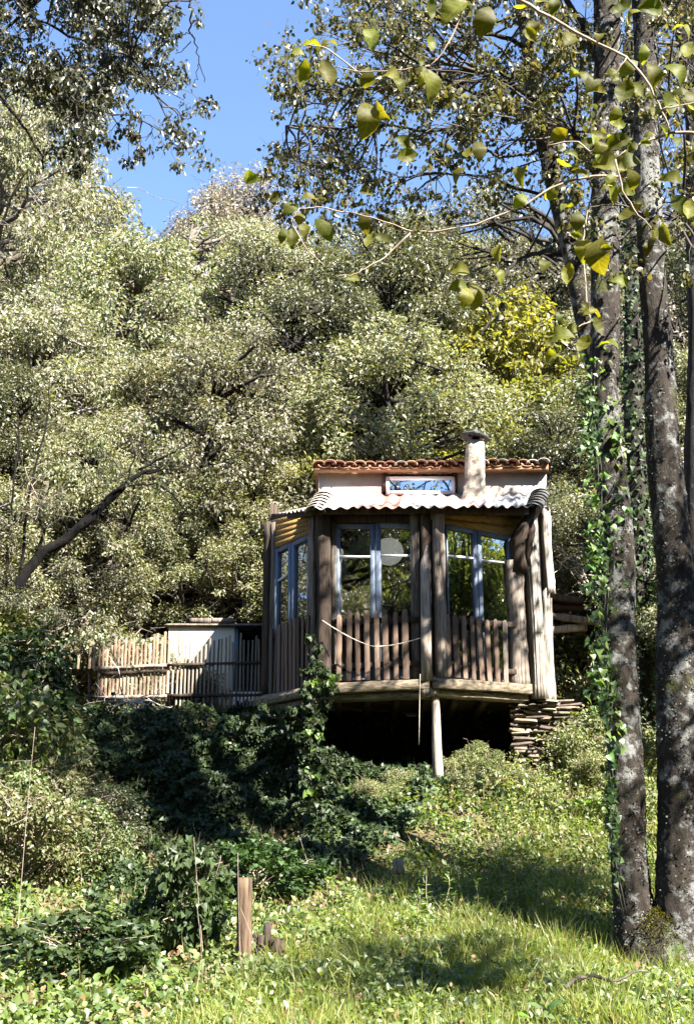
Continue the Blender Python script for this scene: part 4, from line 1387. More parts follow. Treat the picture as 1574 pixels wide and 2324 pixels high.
# crown by clumps seen in the photo: (u, v, depth, radius px, leaves)
def crown_from(parent, blobs, shape, L, W, mat, seed, anchors, twig_m, name="crown", twig_r=.012, flat=.8, nt=3, scat=1.0, droop=.4):
    r = np.random.default_rng(seed)
    C, R_, cnt = [], [], []
    tw = MB()
    for (u, v, Y, rp, n) in blobs:
        c = P(u, v, Y)
        rad = rp / ppm(c)
        for _ in range(nt):
            d = r.normal(size=3) * rad * .75
            C.append(c + d); R_.append(rad * r.uniform(.45, .95)); cnt.append(max(3, int(n / nt)))
        if len(anchors):
            a = anchors[np.argmin(np.linalg.norm(anchors - c, axis=1))]
            m = curve(a, c, 7, .10, r)
            Lb = np.linalg.norm(a - c)
            tw.tube(m, np.linspace(min(.03, twig_r * (1 + Lb * .6)), twig_r * .5, 7), 5, False)
            for q_ in C[-nt:]:
                tw.tube(curve(m[4], q_, 5, .15, r), np.linspace(twig_r * .6, twig_r * .25, 5), 4, False)
                for _ in range(3):
                    tw.tube(curve(q_, q_ + r.normal(size=3) * rad * .45, 4, .2, r), np.linspace(twig_r * .3, twig_r * .15, 4), 3, False)
    C, R_, cnt = np.array(C), np.array(R_) * scat, np.array(cnt)
    pos, dirs, nrm = clump_leaves(C, R_, cnt, r, flat, droop=droop, up=.15)
    dirs = unit(dirs + r.normal(size=dirs.shape) * .55)
    k = ~in_gap(pos, r)
    pos, dirs, nrm = pos[k], dirs[k], nrm[k]
    s = L * r.uniform(.6, 1.2, len(pos))
    off = ORIGIN[parent.name]
    link(name, leaf_mesh(name, shape, pos - off, dirs, nrm, s, s * W / L), M[mat], parent)
    if tw.n: tag(tw.build("twigs", M[twig_m], parent), kind="stuff")

rA = np.random.default_rng(21)
def region(n, f, Y0, Y1, rp, leaves):
    out = []
    while len(out) < n:
        u, v = rA.uniform(-100, 1700), rA.uniform(-160, 700)
        if rA.random() < f(u, v): out.append((u, v, rA.uniform(Y0, Y1), rA.uniform(*rp), int(rA.uniform(*leaves))))
    return out

p2, _ = trunk_pts(T2, 13.0); p3, _ = trunk_pts(T3, 12.9)
# limbs of the twin tree
mb = MB()
limbs = [([(1376, 180), (1320, 60), (1250, -60), (1150, -150)], 13, 18), ([(1470, 330), (1530, 240), (1600, 180)], 12.9, 16),
         ([(1374, 420), (1300, 300), (1240, 250), (1160, 190), (1080, 160)], 13, 17), ([(1476, 560), (1540, 500), (1620, 470)], 12.8, 12)]
anch = [p2[:8], p3[:8]]
for (pl_, Yl, w0) in limbs:
    pts = np.array([P(u, v, Yl + .25 * k) for k, (u, v) in enumerate(pl_)])
    mb.tube(pts, np.linspace(w0 / 2 / ppm(pts[0]), .02, len(pts)), 8, True, .05)
    anch.append(pts[1:])
mb.build("limbs", M['bark'], twin, True)
def f_alder(u, v):
    if v > 640 or u < 640: return 0
    lim = np.interp(u, [640, 760, 900, 1000, 1180, 1330, 1574, 1750], [60, 240, 300, 340, 420, 560, 640, 640])
    if v > lim: return .0
    g = .9
    if 960 < u < 1160 and 60 < v < 180: g = .25
    if 880 < u < 1080 and 350 < v: g = .12
    return g
crown_from(twin, region(135, f_alder, 11.6, 15.5, (36, 66), (64, 135)), BROAD, .074, .052, 'alder', 31, np.concatenate(anch), 'twigdark', twig_r=.010)

# slender neighbour leaning left
slim = thing("slender_tree", "slender dark trunk leaning left beside the twin stemmed tree, branching over the roof", "tree", P(1404, 2000, 14.4))
T1 = [(1165, -250, 24), (1180, 0, 29), (1192, 60, 33), (1215, 230, 37), (1240, 330, 39), (1262, 450, 42), (1290, 560, 43), (1312, 660, 43), (1335, 760, 45), (1376, 900, 46), (1398, 1300, 48), (1410, 1700, 50), (1432, 2010, 54)]
p1, rr1 = trunk_pts(T1, 14.4)
bark_tube(T1, 14.4, 5, 30).build("trunk", M['bark'], slim, True)
lichen(T1, 14.4, 1400, slim, 3)
mb = MB()
branches = [[(1265, 570), (1215, 572), (1165, 598), (1130, 640), (1098, 668)], [(1165, 600), (1135, 585), (1090, 590), (1040, 628)],
            [(1238, 335), (1180, 268), (1120, 240), (1060, 205), (1000, 172), (930, 130), (870, 92)], [(1060, 205), (1010, 215), (960, 225), (900, 222)],
            [(1200, 110), (1130, 80), (1060, 62), (990, 40), (900, 30)], [(1098, 668), (1110, 720), (1095, 760)], [(1000, 172), (930, 190), (800, 205), (700, 200)],
            [(1120, 240), (1000, 300), (880, 285), (760, 290), (650, 286)], [(1262, 450), (1180, 430), (1090, 400), (1010, 395)]]
anch = [p1[:14]]
for k, pl_ in enumerate(branches):
    pts = np.array([P(u, v, 14.2 - .35 * j) for j, (u, v) in enumerate(pl_)])
    fine = np.array([[np.interp(t, np.arange(len(pts)), pts[:, c]) for c in range(3)] for t in np.linspace(0, len(pts) - 1, len(pts) * 3)])
    fine += rng.normal(size=fine.shape) * .012
    w0 = [13, 6, 15, 7, 12, 5, 8, 8, 9][k]
    mb.tube(fine, np.linspace(w0 / 2 / ppm(pts[0]), .012, len(fine)), 7, True, .06)
    anch.append(fine)
mb.build("branches", M['barkdark'], slim, True)
def f_slim(u, v):
    if u < 620 or u > 1340: return 0
    if 620 <= u < 900 and 150 < v < 480: return .75 if (v < 330 or rA.random() < .4) else .3
    if 900 <= u < 1340 and 0 < v < 470: return .45 * (0.25 if (900 < u < 1060 and v > 340) else 1) * (.3 if (960 < u < 1150 and 80 < v < 180) else 1)
    if 640 < u and -60 < v <= 150: return .6 if u > 760 else .0
    return 0
crown_from(slim, region(140, f_slim, 12.4, 15.2, (28, 56), (55, 115)), BROAD, .068, .047, 'alder', 32, np.concatenate(anch), 'twigdark', twig_r=.009)
crown_from(slim, [(1090, 640, 12.8, 30, 16), (1040, 625, 12.8, 26, 14), (1120, 700, 12.8, 22, 8), (990, 400, 13, 40, 30), (1010, 450, 13, 36, 24), (960, 440, 13, 26, 12)], BROAD, .085, .06, 'alder', 33, np.concatenate(anch), 'twigdark', name="low_leaves", twig_r=.006)

# trunk at the right edge and the ivy clad one between
edge = thing("edge_tree", "dark trunk cut off by the right edge of the photo", "tree", P(1600, 1850, 18.0))
T4 = [(1540, -300, 60), (1552, 0, 60), (1578, 250, 50), (1588, 600, 56), (1592, 1000, 74), (1592, 1300, 80), (1604, 1700, 86), (1606, 1880, 100)]
p4, rr4 = trunk_pts(T4, 18.0)
MB().tube(p4, rr4, 16, True, .045, 5).build("trunk", M['barkdark'], edge, True)
crown_from(edge, region(26, lambda u, v: .8 if u > 1380 and v < 420 else 0, 16, 19, (40, 70), (110, 180)), BROAD, .085, .062, 'alder', 34, p4[:8], 'twigdark')
ivt = thing("ivy_clad_tree", "dark ivy clad trunk standing between the two big stems and further back", "tree", P(1452, 1770, 19.6))
T5 = [(1425, 100, 30), (1430, 500, 34), (1436, 800, 40), (1444, 1200, 46), (1450, 1600, 50), (1452, 1800, 56)]
p5, rr5 = trunk_pts(T5, 19.6)
MB().tube(p5, rr5, 12, True, .05, 4).build("trunk", M['barkdark'], ivt, True)
n = 3600
t = rng.uniform(0, 1, n) ** .8 * (len(p5) - 1); i = t.astype(int); i2 = np.minimum(i + 1, len(p5) - 1); f = (t - i)[:, None]
a = rng.uniform(0, 6.283, n)
o = np.stack([np.cos(a), np.sin(a), .2 + 0 * a], 1)
pos = p5[i] * (1 - f) + p5[i2] * f + o * (rr5[i] + rng.uniform(0, .22, n))[:, None]
me = leaf_mesh("ivy_leaves", IVY, pos - ORIGIN[ivt.name], unit(rng.normal(size=(n, 3)) * .5 + np.array((0, 0, -1)) + o * .4), o + .4 * rng.normal(size=(n, 3)), rng.uniform(.05, .10, n), rng.uniform(.05, .09, n))
tag(link("ivy_leaves", me, M['ivy'], ivt), kind="stuff")
crown_from(ivt, region(20, lambda u, v: .8 if 1330 < u < 1560 and v < 500 else 0, 18.5, 20.5, (40, 70), (110, 180)), BROAD, .085, .062, 'oakdark', 35, p5[:6], 'twigdark')

# ---- ivy climbing the near stem, leaf by leaf
def leaf_piece(name, outline, mat, bend=.12, fold=.10):
    """a leaf with midrib fold, curved along its length; along +Y, up +Z, length 1"""
    m = MB()
    V, Fc = [], []
    rows_ = len(outline)
    for (y, hw) in outline:
        z = -bend * (y - .5) ** 2 * 2
        V += [(-hw, y, z + fold * hw * 2 + .02 * math.sin(y * 17)), (0, y, z), (hw, y, z + fold * hw * 2 - .02 * math.sin(y * 19))]
    for i in range(rows_ - 1):
        for j in range(2):
            Fc.append((i * 3 + j, i * 3 + j + 1, (i + 1) * 3 + j + 1, (i + 1) * 3 + j))
    m.add(V, Fc)
    me = m.mesh(name, smooth=True)
    me.materials.append(M[mat])
    return me

IVO = [(0.06, .03), (-.03, .34), (.12, .50), (.34, .40), (.52, .30), (.75, .17), (1.0, .01)]
ivl = [leaf_piece("ivy_leaf", IVO, 'ivyleafbig' if False else 'ivylight', .25), leaf_piece("ivy_leaf", IVO, 'ivymid' if False else 'weeds', .15)]
vine = thing("climbing_ivy", "bright heart leaved ivy climbing the left side of the nearer big trunk", "ivy", P(1375, 2000, 12.9))
pv, rv = trunk_pts(T2, 13.0)
zs_v = [(1365, 940, 12), (1395, 985, 34), (1400, 1050, 24), (1340, 1000, 20), (1345, 1120, 26), (1350, 1200, 30), (1400, 1165, 20), (1348, 1300, 30), (1350, 1400, 30), (1345, 1480, 22), (1352, 1560, 20), (1400, 1640, 18), (1385, 1680, 10), (1350, 830, 16), (1342, 900, 16)]
mb = MB()
for (x0, x1) in ((-26, -14), (-33, -30)):
    mb.tube([P(np.interp(v, [q[1] for q in T2], [q[0] for q in T2]) + x0 + 5 * math.sin(v / 40), v, 12.84) for v in range(2080, 760, -60)], .0055, 5)
mb.build("stem", M['twigdark'], vine)
n = 1700
vv_ = rng.uniform(800, 2030, n); k = rng.random(n) < .55 + .45 * np.sin(vv_ / 47.0)
vv_ = vv_[k]; n = len(vv_)
cu = np.interp(vv_, [q[1] for q in T2], [q[0] for q in T2])
wid = np.interp(vv_, [800, 1000, 1350, 1600, 2030], [30, 42, 40, 26, 12])
uu_ = cu - 26 + rng.normal(size=n) * wid * .45 - wid * .25
pv_ = np.array([P(a_, b_, 12.86 + rng.normal() * .08) for a_, b_ in zip(uu_, vv_)])
me = leaf_mesh("ivy_leaves", IVY, pv_ - ORIGIN[vine.name], unit(rng.normal(size=(n, 3)) * .5 + np.array((0, -.2, -1))), unit(rng.normal(size=(n, 3)) * .45 + np.array((-.4, -1, .3))), rng.uniform(.035, .08, n), rng.uniform(.035, .075, n))
tag(link("ivy_leaves", me, M['ivymid'], vine), kind="stuff")
for (u, v, cnt) in zs_v:
    for k in range(max(6, int(cnt * .65))):
        uu_, vv_ = u + rng.normal() * 14, v + rng.normal() * 30
        p = P(uu_, vv_, 12.78 + rng.normal() * .06)
        s = rng.uniform(.05, .105)
        q_ = Vector(unit(np.array((rng.normal() * .5, -.25, -1 + rng.normal() * .35)))).to_track_quat('Y', 'Z')
        e = q_.to_euler()
        piece("ivy_leaf", ivl[0 if rng.random() < .6 else 1], vine, p, (e.x, e.y + rng.normal() * .4, e.z), (s, s, s))

# ------------------------------------------------------------------ the oak reaching in at the top left
oak = thing("overhanging_oak", "shade darkened oak bough reaching in over the sky at the top left", "tree", (-5.2, 9.2, gz(-5.2, 9.2)))
mb = MB()
trk = curve((-5.2, 9.2, gz(-5.2, 9.2) - .2), (-5.0, 9.3, 9.8), 12, .02)
mb.tube(trk, np.linspace(.24, .12, 12), 12, True, .04, 4)
mb.build("trunk", M['bark'], oak, True)
mb = MB()
ob = [[(-330, 120), (-120, 175), (0, 184), (70, 182), (140, 180), (185, 172), (235, 166)], [(150, 178), (165, 205), (180, 235), (200, 250), (250, 242)], [(-120, 170), (-20, 90), (60, 30), (120, -30)],
      [(-60, 20), (60, -10), (200, -20), (330, 0), (430, 6)], [(430, 4), (436, 40), (434, 76), (446, 110), (456, 150), (464, 187)], [(434, 76), (415, 76), (388, 80)], [(434, 90), (420, 110), (403, 122)], [(452, 140), (445, 170), (440, 188)],
      [(-330, 60), (-60, 20), (-20, 10)], [(60, 30), (150, 80), (230, 110), (300, 130)], [(-20, 200), (30, 250), (60, 300), (95, 350), (100, 385)], [(200, 250), (250, 255), (330, 270), (400, 330)], [(300, 130), (340, 190), (370, 240)]]
anch = []
for k, pl_ in enumerate(ob):
    pts = np.array([P(u, v, 9.3 + .08 * j) for j, (u, v) in enumerate(pl_)])
    fine = np.array([[np.interp(t, np.arange(len(pts)), pts[:, c]) for c in range(3)] for t in np.linspace(0, len(pts) - 1, len(pts) * 3)])
    fine += rng.normal(size=fine.shape) * .008
    w0 = [14, 7, 12, 9, 5, 2.5, 2.5, 2, 14, 7, 9, 4, 5][k]
    mb.tube(fine, np.linspace(w0 / 2 / ppm(pts[0]), (.007 if w0 > 6 else .0028), len(fine)), 6, True, .06)
    if k not in (4, 5, 6, 7): anch.append(fine)
mb.build("branches", M['barkdark'], oak, True)
def f_oak(u, v):
    if u > 430 or v > 345: return 0
    if v > 190: return .55 if (u > 120 and u < 425 and v < 345 - max(0, (150 - u)) * 1.2) else 0
    if u > 375: return .15 if v < 60 else 0
    return 1.0
crown_from(oak, region(150, f_oak, 8.6, 10.6, (26, 48), (110, 190)), NARROW, .056, .030, 'oakshade', 36, np.concatenate(anch), 'twigdark', twig_r=.006)
crown_from(oak, [(440, 12, 9.4, 20, 30), (400, 20, 9.4, 26, 50), (370, 80, 9.4, 24, 50), (410, 335, 9.8, 26, 30), (425, 270, 9.8, 12, 8), (330, 320, 9.8, 26, 34), (215, 305, 9.6, 24, 30), (180, 290, 9.5, 18, 12), (60, 200, 9.5, 20, 24)], NARROW, .056, .030, 'oakshade', 37, np.concatenate(anch), 'twigdark', name="low_leaves", twig_r=.005)

# leaning dark trunk at the left behind the fence
lean = thing("leaning_tree", "shade darkened leaning trunk rising to the right at the left edge, before the olive wood", "tree", P(30, 1345, 19.4))
mb = MB()
TL = [(5, 1420, 25), (52, 1308, 24), (100, 1252, 23), (150, 1222, 22), (203, 1180, 21), (250, 1132, 19), (285, 1098, 14), (322, 1072, 9), (362, 1060, 6)]
pts = np.array([P(u, v, 19.4 + .02 * k) for k, (u, v, w_) in enumerate(TL)])
fine = np.array([[np.interp(t, np.arange(9), pts[:, c]) for c in range(3)] for t in np.linspace(0, 8, 28)]) + rng.normal(size=(28, 3)) * .012
fine2 = fine
mb.tube(fine, [np.interp(t, np.arange(9), [w_ / 2 / 150 for (_, _, w_) in TL]) for t in np.linspace(0, 8, 28)], 10, True, .06)
mb.build("trunk", M['barkshade'], lean, True)
mb = MB()
for pl_, w0 in (([(85, 1270), (110, 1200), (105, 1160), (112, 1130), (95, 1100)], 9), ([(250, 1130), (290, 1110), (350, 1105), (400, 1130), (460, 1200), (500, 1250)], 6), ([(310, 1075), (340, 1060), (400, 1060), (450, 1040)], 6),
                ([(40, 1320), (48, 1180), (70, 1050), (85, 960), (100, 860)], 9), ([(20, 1340), (30, 1150), (62, 1000), (50, 900)], 8), ([(315, 1066), (370, 1045), (430, 1000), (470, 940)], 6), ([(285, 1098), (300, 1040), (290, 1000)], 5)):
    pts = np.array([P(u, v, 19.5) for (u, v) in pl_])
    f2 = np.array([[np.interp(t, np.arange(len(pts)), pts[:, c]) for c in range(3)] for t in np.linspace(0, len(pts) - 1, len(pts) * 3)]) + np.cumsum(rng.normal(size=(len(pts) * 3, 3)) * .022, 0)
    mb.tube(f2, np.linspace(w0 / 2 / 150, .008, len(f2)), 6, True, .06)
mb.build("branches", M['barkshade'], lean, True)
crown_from(lean, [(u, v, 19.6 + rA.uniform(-.6, 1.2), 50, 260) for (u, v) in ((350, 1040), (300, 1010), (400, 1060), (250, 1040), (130, 1110), (40, 1150), (330, 1130), (200, 1090))], NARROW, .075, .038, 'oak', 38, fine2, 'twigdark', twig_r=.008)

# ------------------------------------------------------------------ leafy boughs close to the viewer
LO = [(0, .012), (.05, .08), (.14, .19), (.28, .28), (.42, .325), (.56, .325), (.70, .28), (.83, .19), (.93, .10), (1.0, .006)]
LOs = [(y, w_ * (1 + .05 * (-1) ** i)) for i, (y, w_) in enumerate(LO)]
LOs = []
for i in range(21):
    y = i / 20
    LOs.append((y, float(np.interp(y, [q[0] for q in LO], [q[1] for q in LO])) * (1.05 if i % 2 else .95)))
bl = [leaf_piece("leaf", LOs, 'bigleaf', b, f) for b, f in ((.5, .20), (.25, .32), (.8, .12), (-.3, .28), (.6, -.1))]
bough = thing("leafy_bough", "close leafy twig with large yellow green leaves hanging in from the top right", "bough", P(1640, 300, 3.6))
bough2 = thing("leafy_bough", "lower close leafy twig reaching furthest left in front of the wood", "bough", P(1420, 480, 3.9))
tw = [([(1160, -10), (1230, 30), (1320, 82), (1420, 130), (1468, 185), (1500, 245), (1520, 300)], 11, 3.6), ([(1660, 318), (1575, 302), (1520, 300), (1440, 330), (1395, 360)], 12, 3.6), ([(1400, 340), (1340, 345), (1310, 320), (1240, 330)], 6, 3.6),
      ([(1500, 250), (1540, 240), (1590, 230)], 5, 3.6), ([(1060, -20), (1040, 50), (1010, 110), (975, 150)], 5, 3.5), ([(1395, 360), (1410, 430), (1440, 480), (1480, 520)], 5, 3.6), ([(1380, 400), (1330, 470), (1320, 560), (1330, 690), (1340, 730)], 5, 3.7), ([(1340, 730), (1300, 745), (1260, 770)], 4, 3.7),
      ([(1420, 130), (1400, 165), (1370, 170)], 4, 3.6), ([(820, 170), (740, 110), (700, 100)], 4, 3.5), ([(975, 150), (900, 160), (820, 165), (760, 150)], 4, 3.5)]
tw2 = [([(1420, 400), (1340, 400), (1260, 420), (1180, 470), (1080, 510), (990, 525), (930, 525), (850, 495), (790, 480)], 7, 3.9), ([(930, 528), (880, 580), (830, 610), (800, 625), (760, 625)], 5, 3.9), ([(790, 480), (720, 470), (680, 475)], 4, 3.9), ([(680, 475), (660, 500), (690, 560), (730, 600)], 3, 3.9)]
def twigs(parent, lst):
    mb = MB()
    for pl_, w0, Y in lst:
        pts = np.array([P(u, v, Y) for (u, v) in pl_])
        f2 = np.array([[np.interp(t, np.arange(len(pts)), pts[:, c]) for c in range(3)] for t in np.linspace(0, len(pts) - 1, len(pts) * 3)]) + rng.normal(size=(len(pts) * 3, 3)) * .0015
        mb.tube(f2, np.linspace(w0 / 2 / 800, .0018, len(f2)), 6, True, .05)
    mb.build("twig", M['twig'], parent, True)
twigs(bough, tw); twigs(bough2, tw2)
NB = [(840, 82, 58, -80), (705, 100, 46, -150), (683, 165, 62, -100), (740, 172, 72, -85), (665, 117, 42, 175), (745, 96, 46, 20), (975, 190, 78, -75), (835, 268, 84, -95), (858, 250, 60, -60), (1030, 25, 78, -140), (1100, 44, 72, -120), (972, 20, 48, -90), (885, 165, 46, -30), (905, 190, 40, -60), (1088, 335, 56, -100), (918, 354, 52, -140), (915, 322, 40, -60), (1040, 395, 46, -120), (1065, 350, 40, -120),
      (1340, 705, 58, 170), (1268, 762, 62, 190), (1352, 742, 44, -70), (1380, 778, 48, -20), (1330, 770, 40, -110), (1355, 580, 82, -95), (1322, 560, 60, -100), (1505, 532, 62, -80), (1478, 540, 56, -130), (1430, 490, 66, -150), (1382, 437, 58, -90), (1440, 412, 52, -60), (1362, 315, 62, 40), (1402, 325, 62, 20), (1330, 330, 50, 200), (1380, 376, 72, 10), (1420, 366, 60, 5), (1530, 402, 56, -10), (1545, 465, 66, -60), (1560, 480, 56, -120),
      (1540, 165, 62, -40), (1510, 240, 66, -110), (1482, 168, 56, -60), (1460, 120, 46, 80), (1415, 212, 58, -110), (1345, 178, 62, -110), (1478, 18, 62, 10), (1408, 22, 56, 200), (1432, 30, 40, 40), (1255, 10, 44, -90), (1572, 230, 60, -80), (1545, 205, 48, 0), (1475, 250, 34, -90), (1425, 150, 50, 30), (1440, 205, 46, -40), (1560, 120, 60, 60), (1235, 600, 38, -100), (1180, 385, 64, -100), (1290, 625, 56, -90), (1395, 260, 40, -120), (1210, 60, 40, -70), (1290, 90, 46, -110), (1180, 20, 40, -150), (1575, 360, 50, -60), (1470, 560, 40, -110), (1310, 500, 44, -100), (1285, 470, 40, -150), (1410, 640, 46, 0), (1550, 60, 50, -30)]
NB2 = [(565, 402, 42, 165), (660, 467, 46, -130), (680, 490, 40, -90), (738, 520, 62, -45), (662, 540, 48, -95), (640, 535, 36, -110), (825, 502, 54, -90), (700, 450, 38, 10), (830, 436, 32, -20), (690, 520, 40, -70), (1085, 662, 74, -90), (1060, 672, 50, -110), (1042, 612, 48, 170), (1130, 622, 46, -60), (1130, 572, 40, -90), (1040, 650, 44, -160), (840, 550, 46, -110), (800, 632, 40, -160), (870, 545, 44, -30), (620, 450, 30, 160), (1180, 455, 40, -120), (1250, 440, 46, -150)]
def leaves(parent, lst, Y, seed):
    r = np.random.default_rng(seed)
    for (u, v, s, ang) in lst:
        yy = Y + r.normal() * .18
        p = P(u, v, yy)
        a = math.radians(ang + r.normal() * 8)
        L = 1.05 * s / ppm(p)
        d = np.array((math.cos(a), r.normal() * .35, math.sin(a)))
        d = unit(d)
        nn = unit(np.array((r.normal() * .6, -1.0, .35 + r.normal() * .6)))
        yv = Vector(d); zv = Vector(nn); zv = (zv - yv * zv.dot(yv)).normalized(); xv = yv.cross(zv)
        e = Matrix((xv, yv, zv)).transposed().to_euler()
        piece("leaf", bl[int(r.integers(5))], parent, p - d * L * .5, e, (L * r.uniform(.7, 1.15), L, L))
rN = np.random.default_rng(77)
anchN = [q for pl_, w0, Y in tw for q in pl_ if q[0] > 880]
for k in range(62):
    a_ = anchN[rN.integers(len(anchN))]; b_ = anchN[rN.integers(len(anchN))]
    NB.append((a_[0] + rN.normal() * 32, a_[1] + rN.normal() * 30, rN.uniform(22, 48), rN.uniform(-190, 20)))
leaves(bough, NB, 3.6, 41)
leaves(bough2, NB2, 3.9, 42)

# ------------------------------------------------------------------ ground plants
def view_mask(p, mu=160, mv=120):
    u, v = proj(p)
    return (u > -mu) & (u < 1574 + mu) & (v < 2324 + mv)

def scatter(n, x0, x1, y0, y1, dens, seed):
    r = np.random.default_rng(seed)
    x, y = r.uniform(x0, x1, n), r.uniform(y0, y1, n)
    k = r.random(n) < dens(x, y)
    x, y = x[k], y[k]
    p = np.stack([x, y, height(x, y)], 1)
    k = view_mask(p)
    return p[k], r

def grassy(x, y):
    """1 on the grass of the right hand slope, 0 in the weeds of the gully at the left"""
    u, v = proj(np.stack([x, y, height(x, y)], -1))
    edge_u = np.interp(v, [1700, 1850, 1950, 2050, 2150, 2250, 2324], [1330, 1120, 900, 800, 680, 520, 380])
    return np.clip((u - edge_u) / 90 + .5 + .35 * vnoise(x, y, .5, 8), 0, 1)

# short grass
p, r = scatter(200000, -4, 5.5, 8.6, 18.8, lambda x, y: grassy(x, y) * np.clip(.75 + .45 * vnoise(x, y, .6, 9), .1, 1) * np.clip(1.6 - (y - 9) / 9, .25, 1) * np.clip((15.6 - y) / 2.4 + .5 * vnoise(x, y, .8, 24), .22, 1), 51)
n = len(p)
d = unit(r.normal(size=(n, 3)) * .62 + np.array((0, 0, .8)))
hl = (.09 + .13 * r.uniform(0, 1, n) ** 2) * (1 + .5 * vnoise(p[:, 0], p[:, 1], .9, 12))
g = link("grass", leaf_mesh("grass", BLADE, p, d, rand_dirs(n), np.clip(hl * 1.25, .05, .5), r.uniform(.006, .014, n)), M['grass'])
tag(g, kind="stuff")
p, r = scatter(2600, -4, 5.5, 9.0, 18.6, lambda x, y: grassy(x, y) * np.clip(.3 + .8 * vnoise(x, y, 1.0, 23), .03, 1) * np.where(y > 15.2, .3, 1), 58)
k = r.integers(14, 40, len(p)); p = np.repeat(p, k, 0); n = len(p)
o = r.normal(size=(n, 3)) * (.035, .035, 0); p = p + o
d = unit(o * 7 + r.normal(size=(n, 3)) * .28 + np.array((0, 0, 1.0)))
tag(link("grass_tufts", leaf_mesh("grass_tufts", BLADE, p, d, unit(o + r.normal(size=(n, 3)) * .01 + np.array((0, 0, .01))), r.uniform(.12, .38, n), r.uniform(.005, .010, n)), M['grass']), kind="stuff")
# small leaved weeds through the grass
p, r = scatter(200000, -4, 5.5, 8.6, 18.8, lambda x, y: grassy(x, y) * np.clip(.6 + .6 * vnoise(x, y, .45, 13), .05, 1), 52)
n = len(p)
p[:, 2] += r.uniform(.01, .14, n)
d = unit(r.normal(size=(n, 3)) + np.array((0, 0, .2)))
w1 = link("clover", leaf_mesh("clover", BROAD, p, d, unit(r.normal(size=(n, 3)) * .5 + np.array((0, -.2, 1))), r.uniform(.03, .075, n), r.uniform(.02, .045, n)), M['weeds'])
tag(w1, kind="stuff")
# dry grass on the upper slope and at the edge
p, r = scatter(60000, -4, 5.5, 9, 19.5, lambda x, y: np.clip(.10 + .35 * vnoise(x, y, .7, 14), 0, .5) * np.clip((y - 10) / 5, .1, 1), 53)
n = len(p)
d = unit(r.normal(size=(n, 3)) * .6 + np.array((0, 0, 1.0)))
tag(link("dry_grass", leaf_mesh("dry_grass", BLADE, p, d, rand_dirs(n), r.uniform(.10, .34, n), r.uniform(.003, .007, n)), M['drygrass']), kind="stuff")

# weeds of the gully: leaves in clumps
def hummocks(n, dens, seed, rad, per, flat=.6, lift=.1):
    p, r = scatter(n, -9, 6.5, 8.6, 21, dens, seed)
    R_ = r.uniform(rad[0], rad[1], len(p))
    p[:, 2] += R_ * lift
    return clump_leaves(p, R_, np.full(len(p), per), r, flat, up=.9, droop=.1) + (r,)

def place_mask(x, y):
    u, v = proj(np.stack([x, y, height(x, y)], -1))
    return u, v

def d_weeds(x, y):
    u, v = place_mask(x, y)
    return np.clip(1 - grassy(x, y), 0, 1) * (y < 18.4) * np.clip(.7 + .5 * vnoise(x, y, .7, 15), .3, 1) * np.where((v < 2000) & (u > 280) & (u < 900), .25, 1) + (v > 2080) * .5 * (1 - grassy(x, y))
pos, dirs, nrm, r = hummocks(6500, d_weeds, 54, (.12, .34), 52)
n = len(pos); s = r.uniform(.035, .095, n)
tag(link("weeds", leaf_mesh("weeds", BROAD, pos, dirs, nrm, s, s * r.uniform(.5, .8, n)), M['weeds']), kind="stuff")
# brighter weeds on the upper right slope, under and right of the hut
def d_upper(x, y):
    u, v = place_mask(x, y)
    return ((v < 2010) & (u > 900) & (y < 21.5) & ((u > 1025) | (v > 1800))) * np.clip((u - 900 - (v - 1740) * .2) / 160, 0, 1) * np.clip(.55 + .5 * vnoise(x, y, .6, 16), .05, 1) * np.where(v > 1860, .35, 1) * ((y < 20.2) | (x > 2.6))
pos, dirs, nrm, r = hummocks(7500, d_upper, 55, (.10, .30), 46, .8, .75)
n = len(pos); s = r.uniform(.03, .085, n)
tag(link("nettles", leaf_mesh("nettles", BROAD, pos, dirs, nrm, s, s * r.uniform(.35, .7, n)), M['nettle']), kind="stuff")
# leaf litter
p, r = scatter(26000, -8, 6, 9, 20, lambda x, y: .5 * (1 - .55 * grassy(x, y)), 56)
n = len(p); p[:, 2] += r.uniform(.0, .16, n)
tag(link("leaf_litter", leaf_mesh("leaf_litter", BROAD, p, rand_dirs(n), unit(r.normal(size=(n, 3)) * .5 + np.array((0, 0, 1))), r.uniform(.03, .08, n), r.uniform(.02, .05, n)), M['litter']), kind="stuff")

# ivy over the bank below the fence and under the deck
def d_ivy(x, y):
    u, v = place_mask(x, y)
    lim = np.interp(v, [1700, 1800, 1880, 1960, 2030, 2090], [1180, 960, 930, 820, 690, 420])
    k = np.clip((u - 190) / 110, 0, 1) * np.clip((lim - u) / 60 + .5, 0, 1) * (v < 2100) * (y < 20.95)
    return k * np.where(y > 18.3, 1, .45 + .3 * vnoise(x, y, .5, 19))
p, r = scatter(900000, -6, 3, 13.0, 20.95, d_ivy, 57)
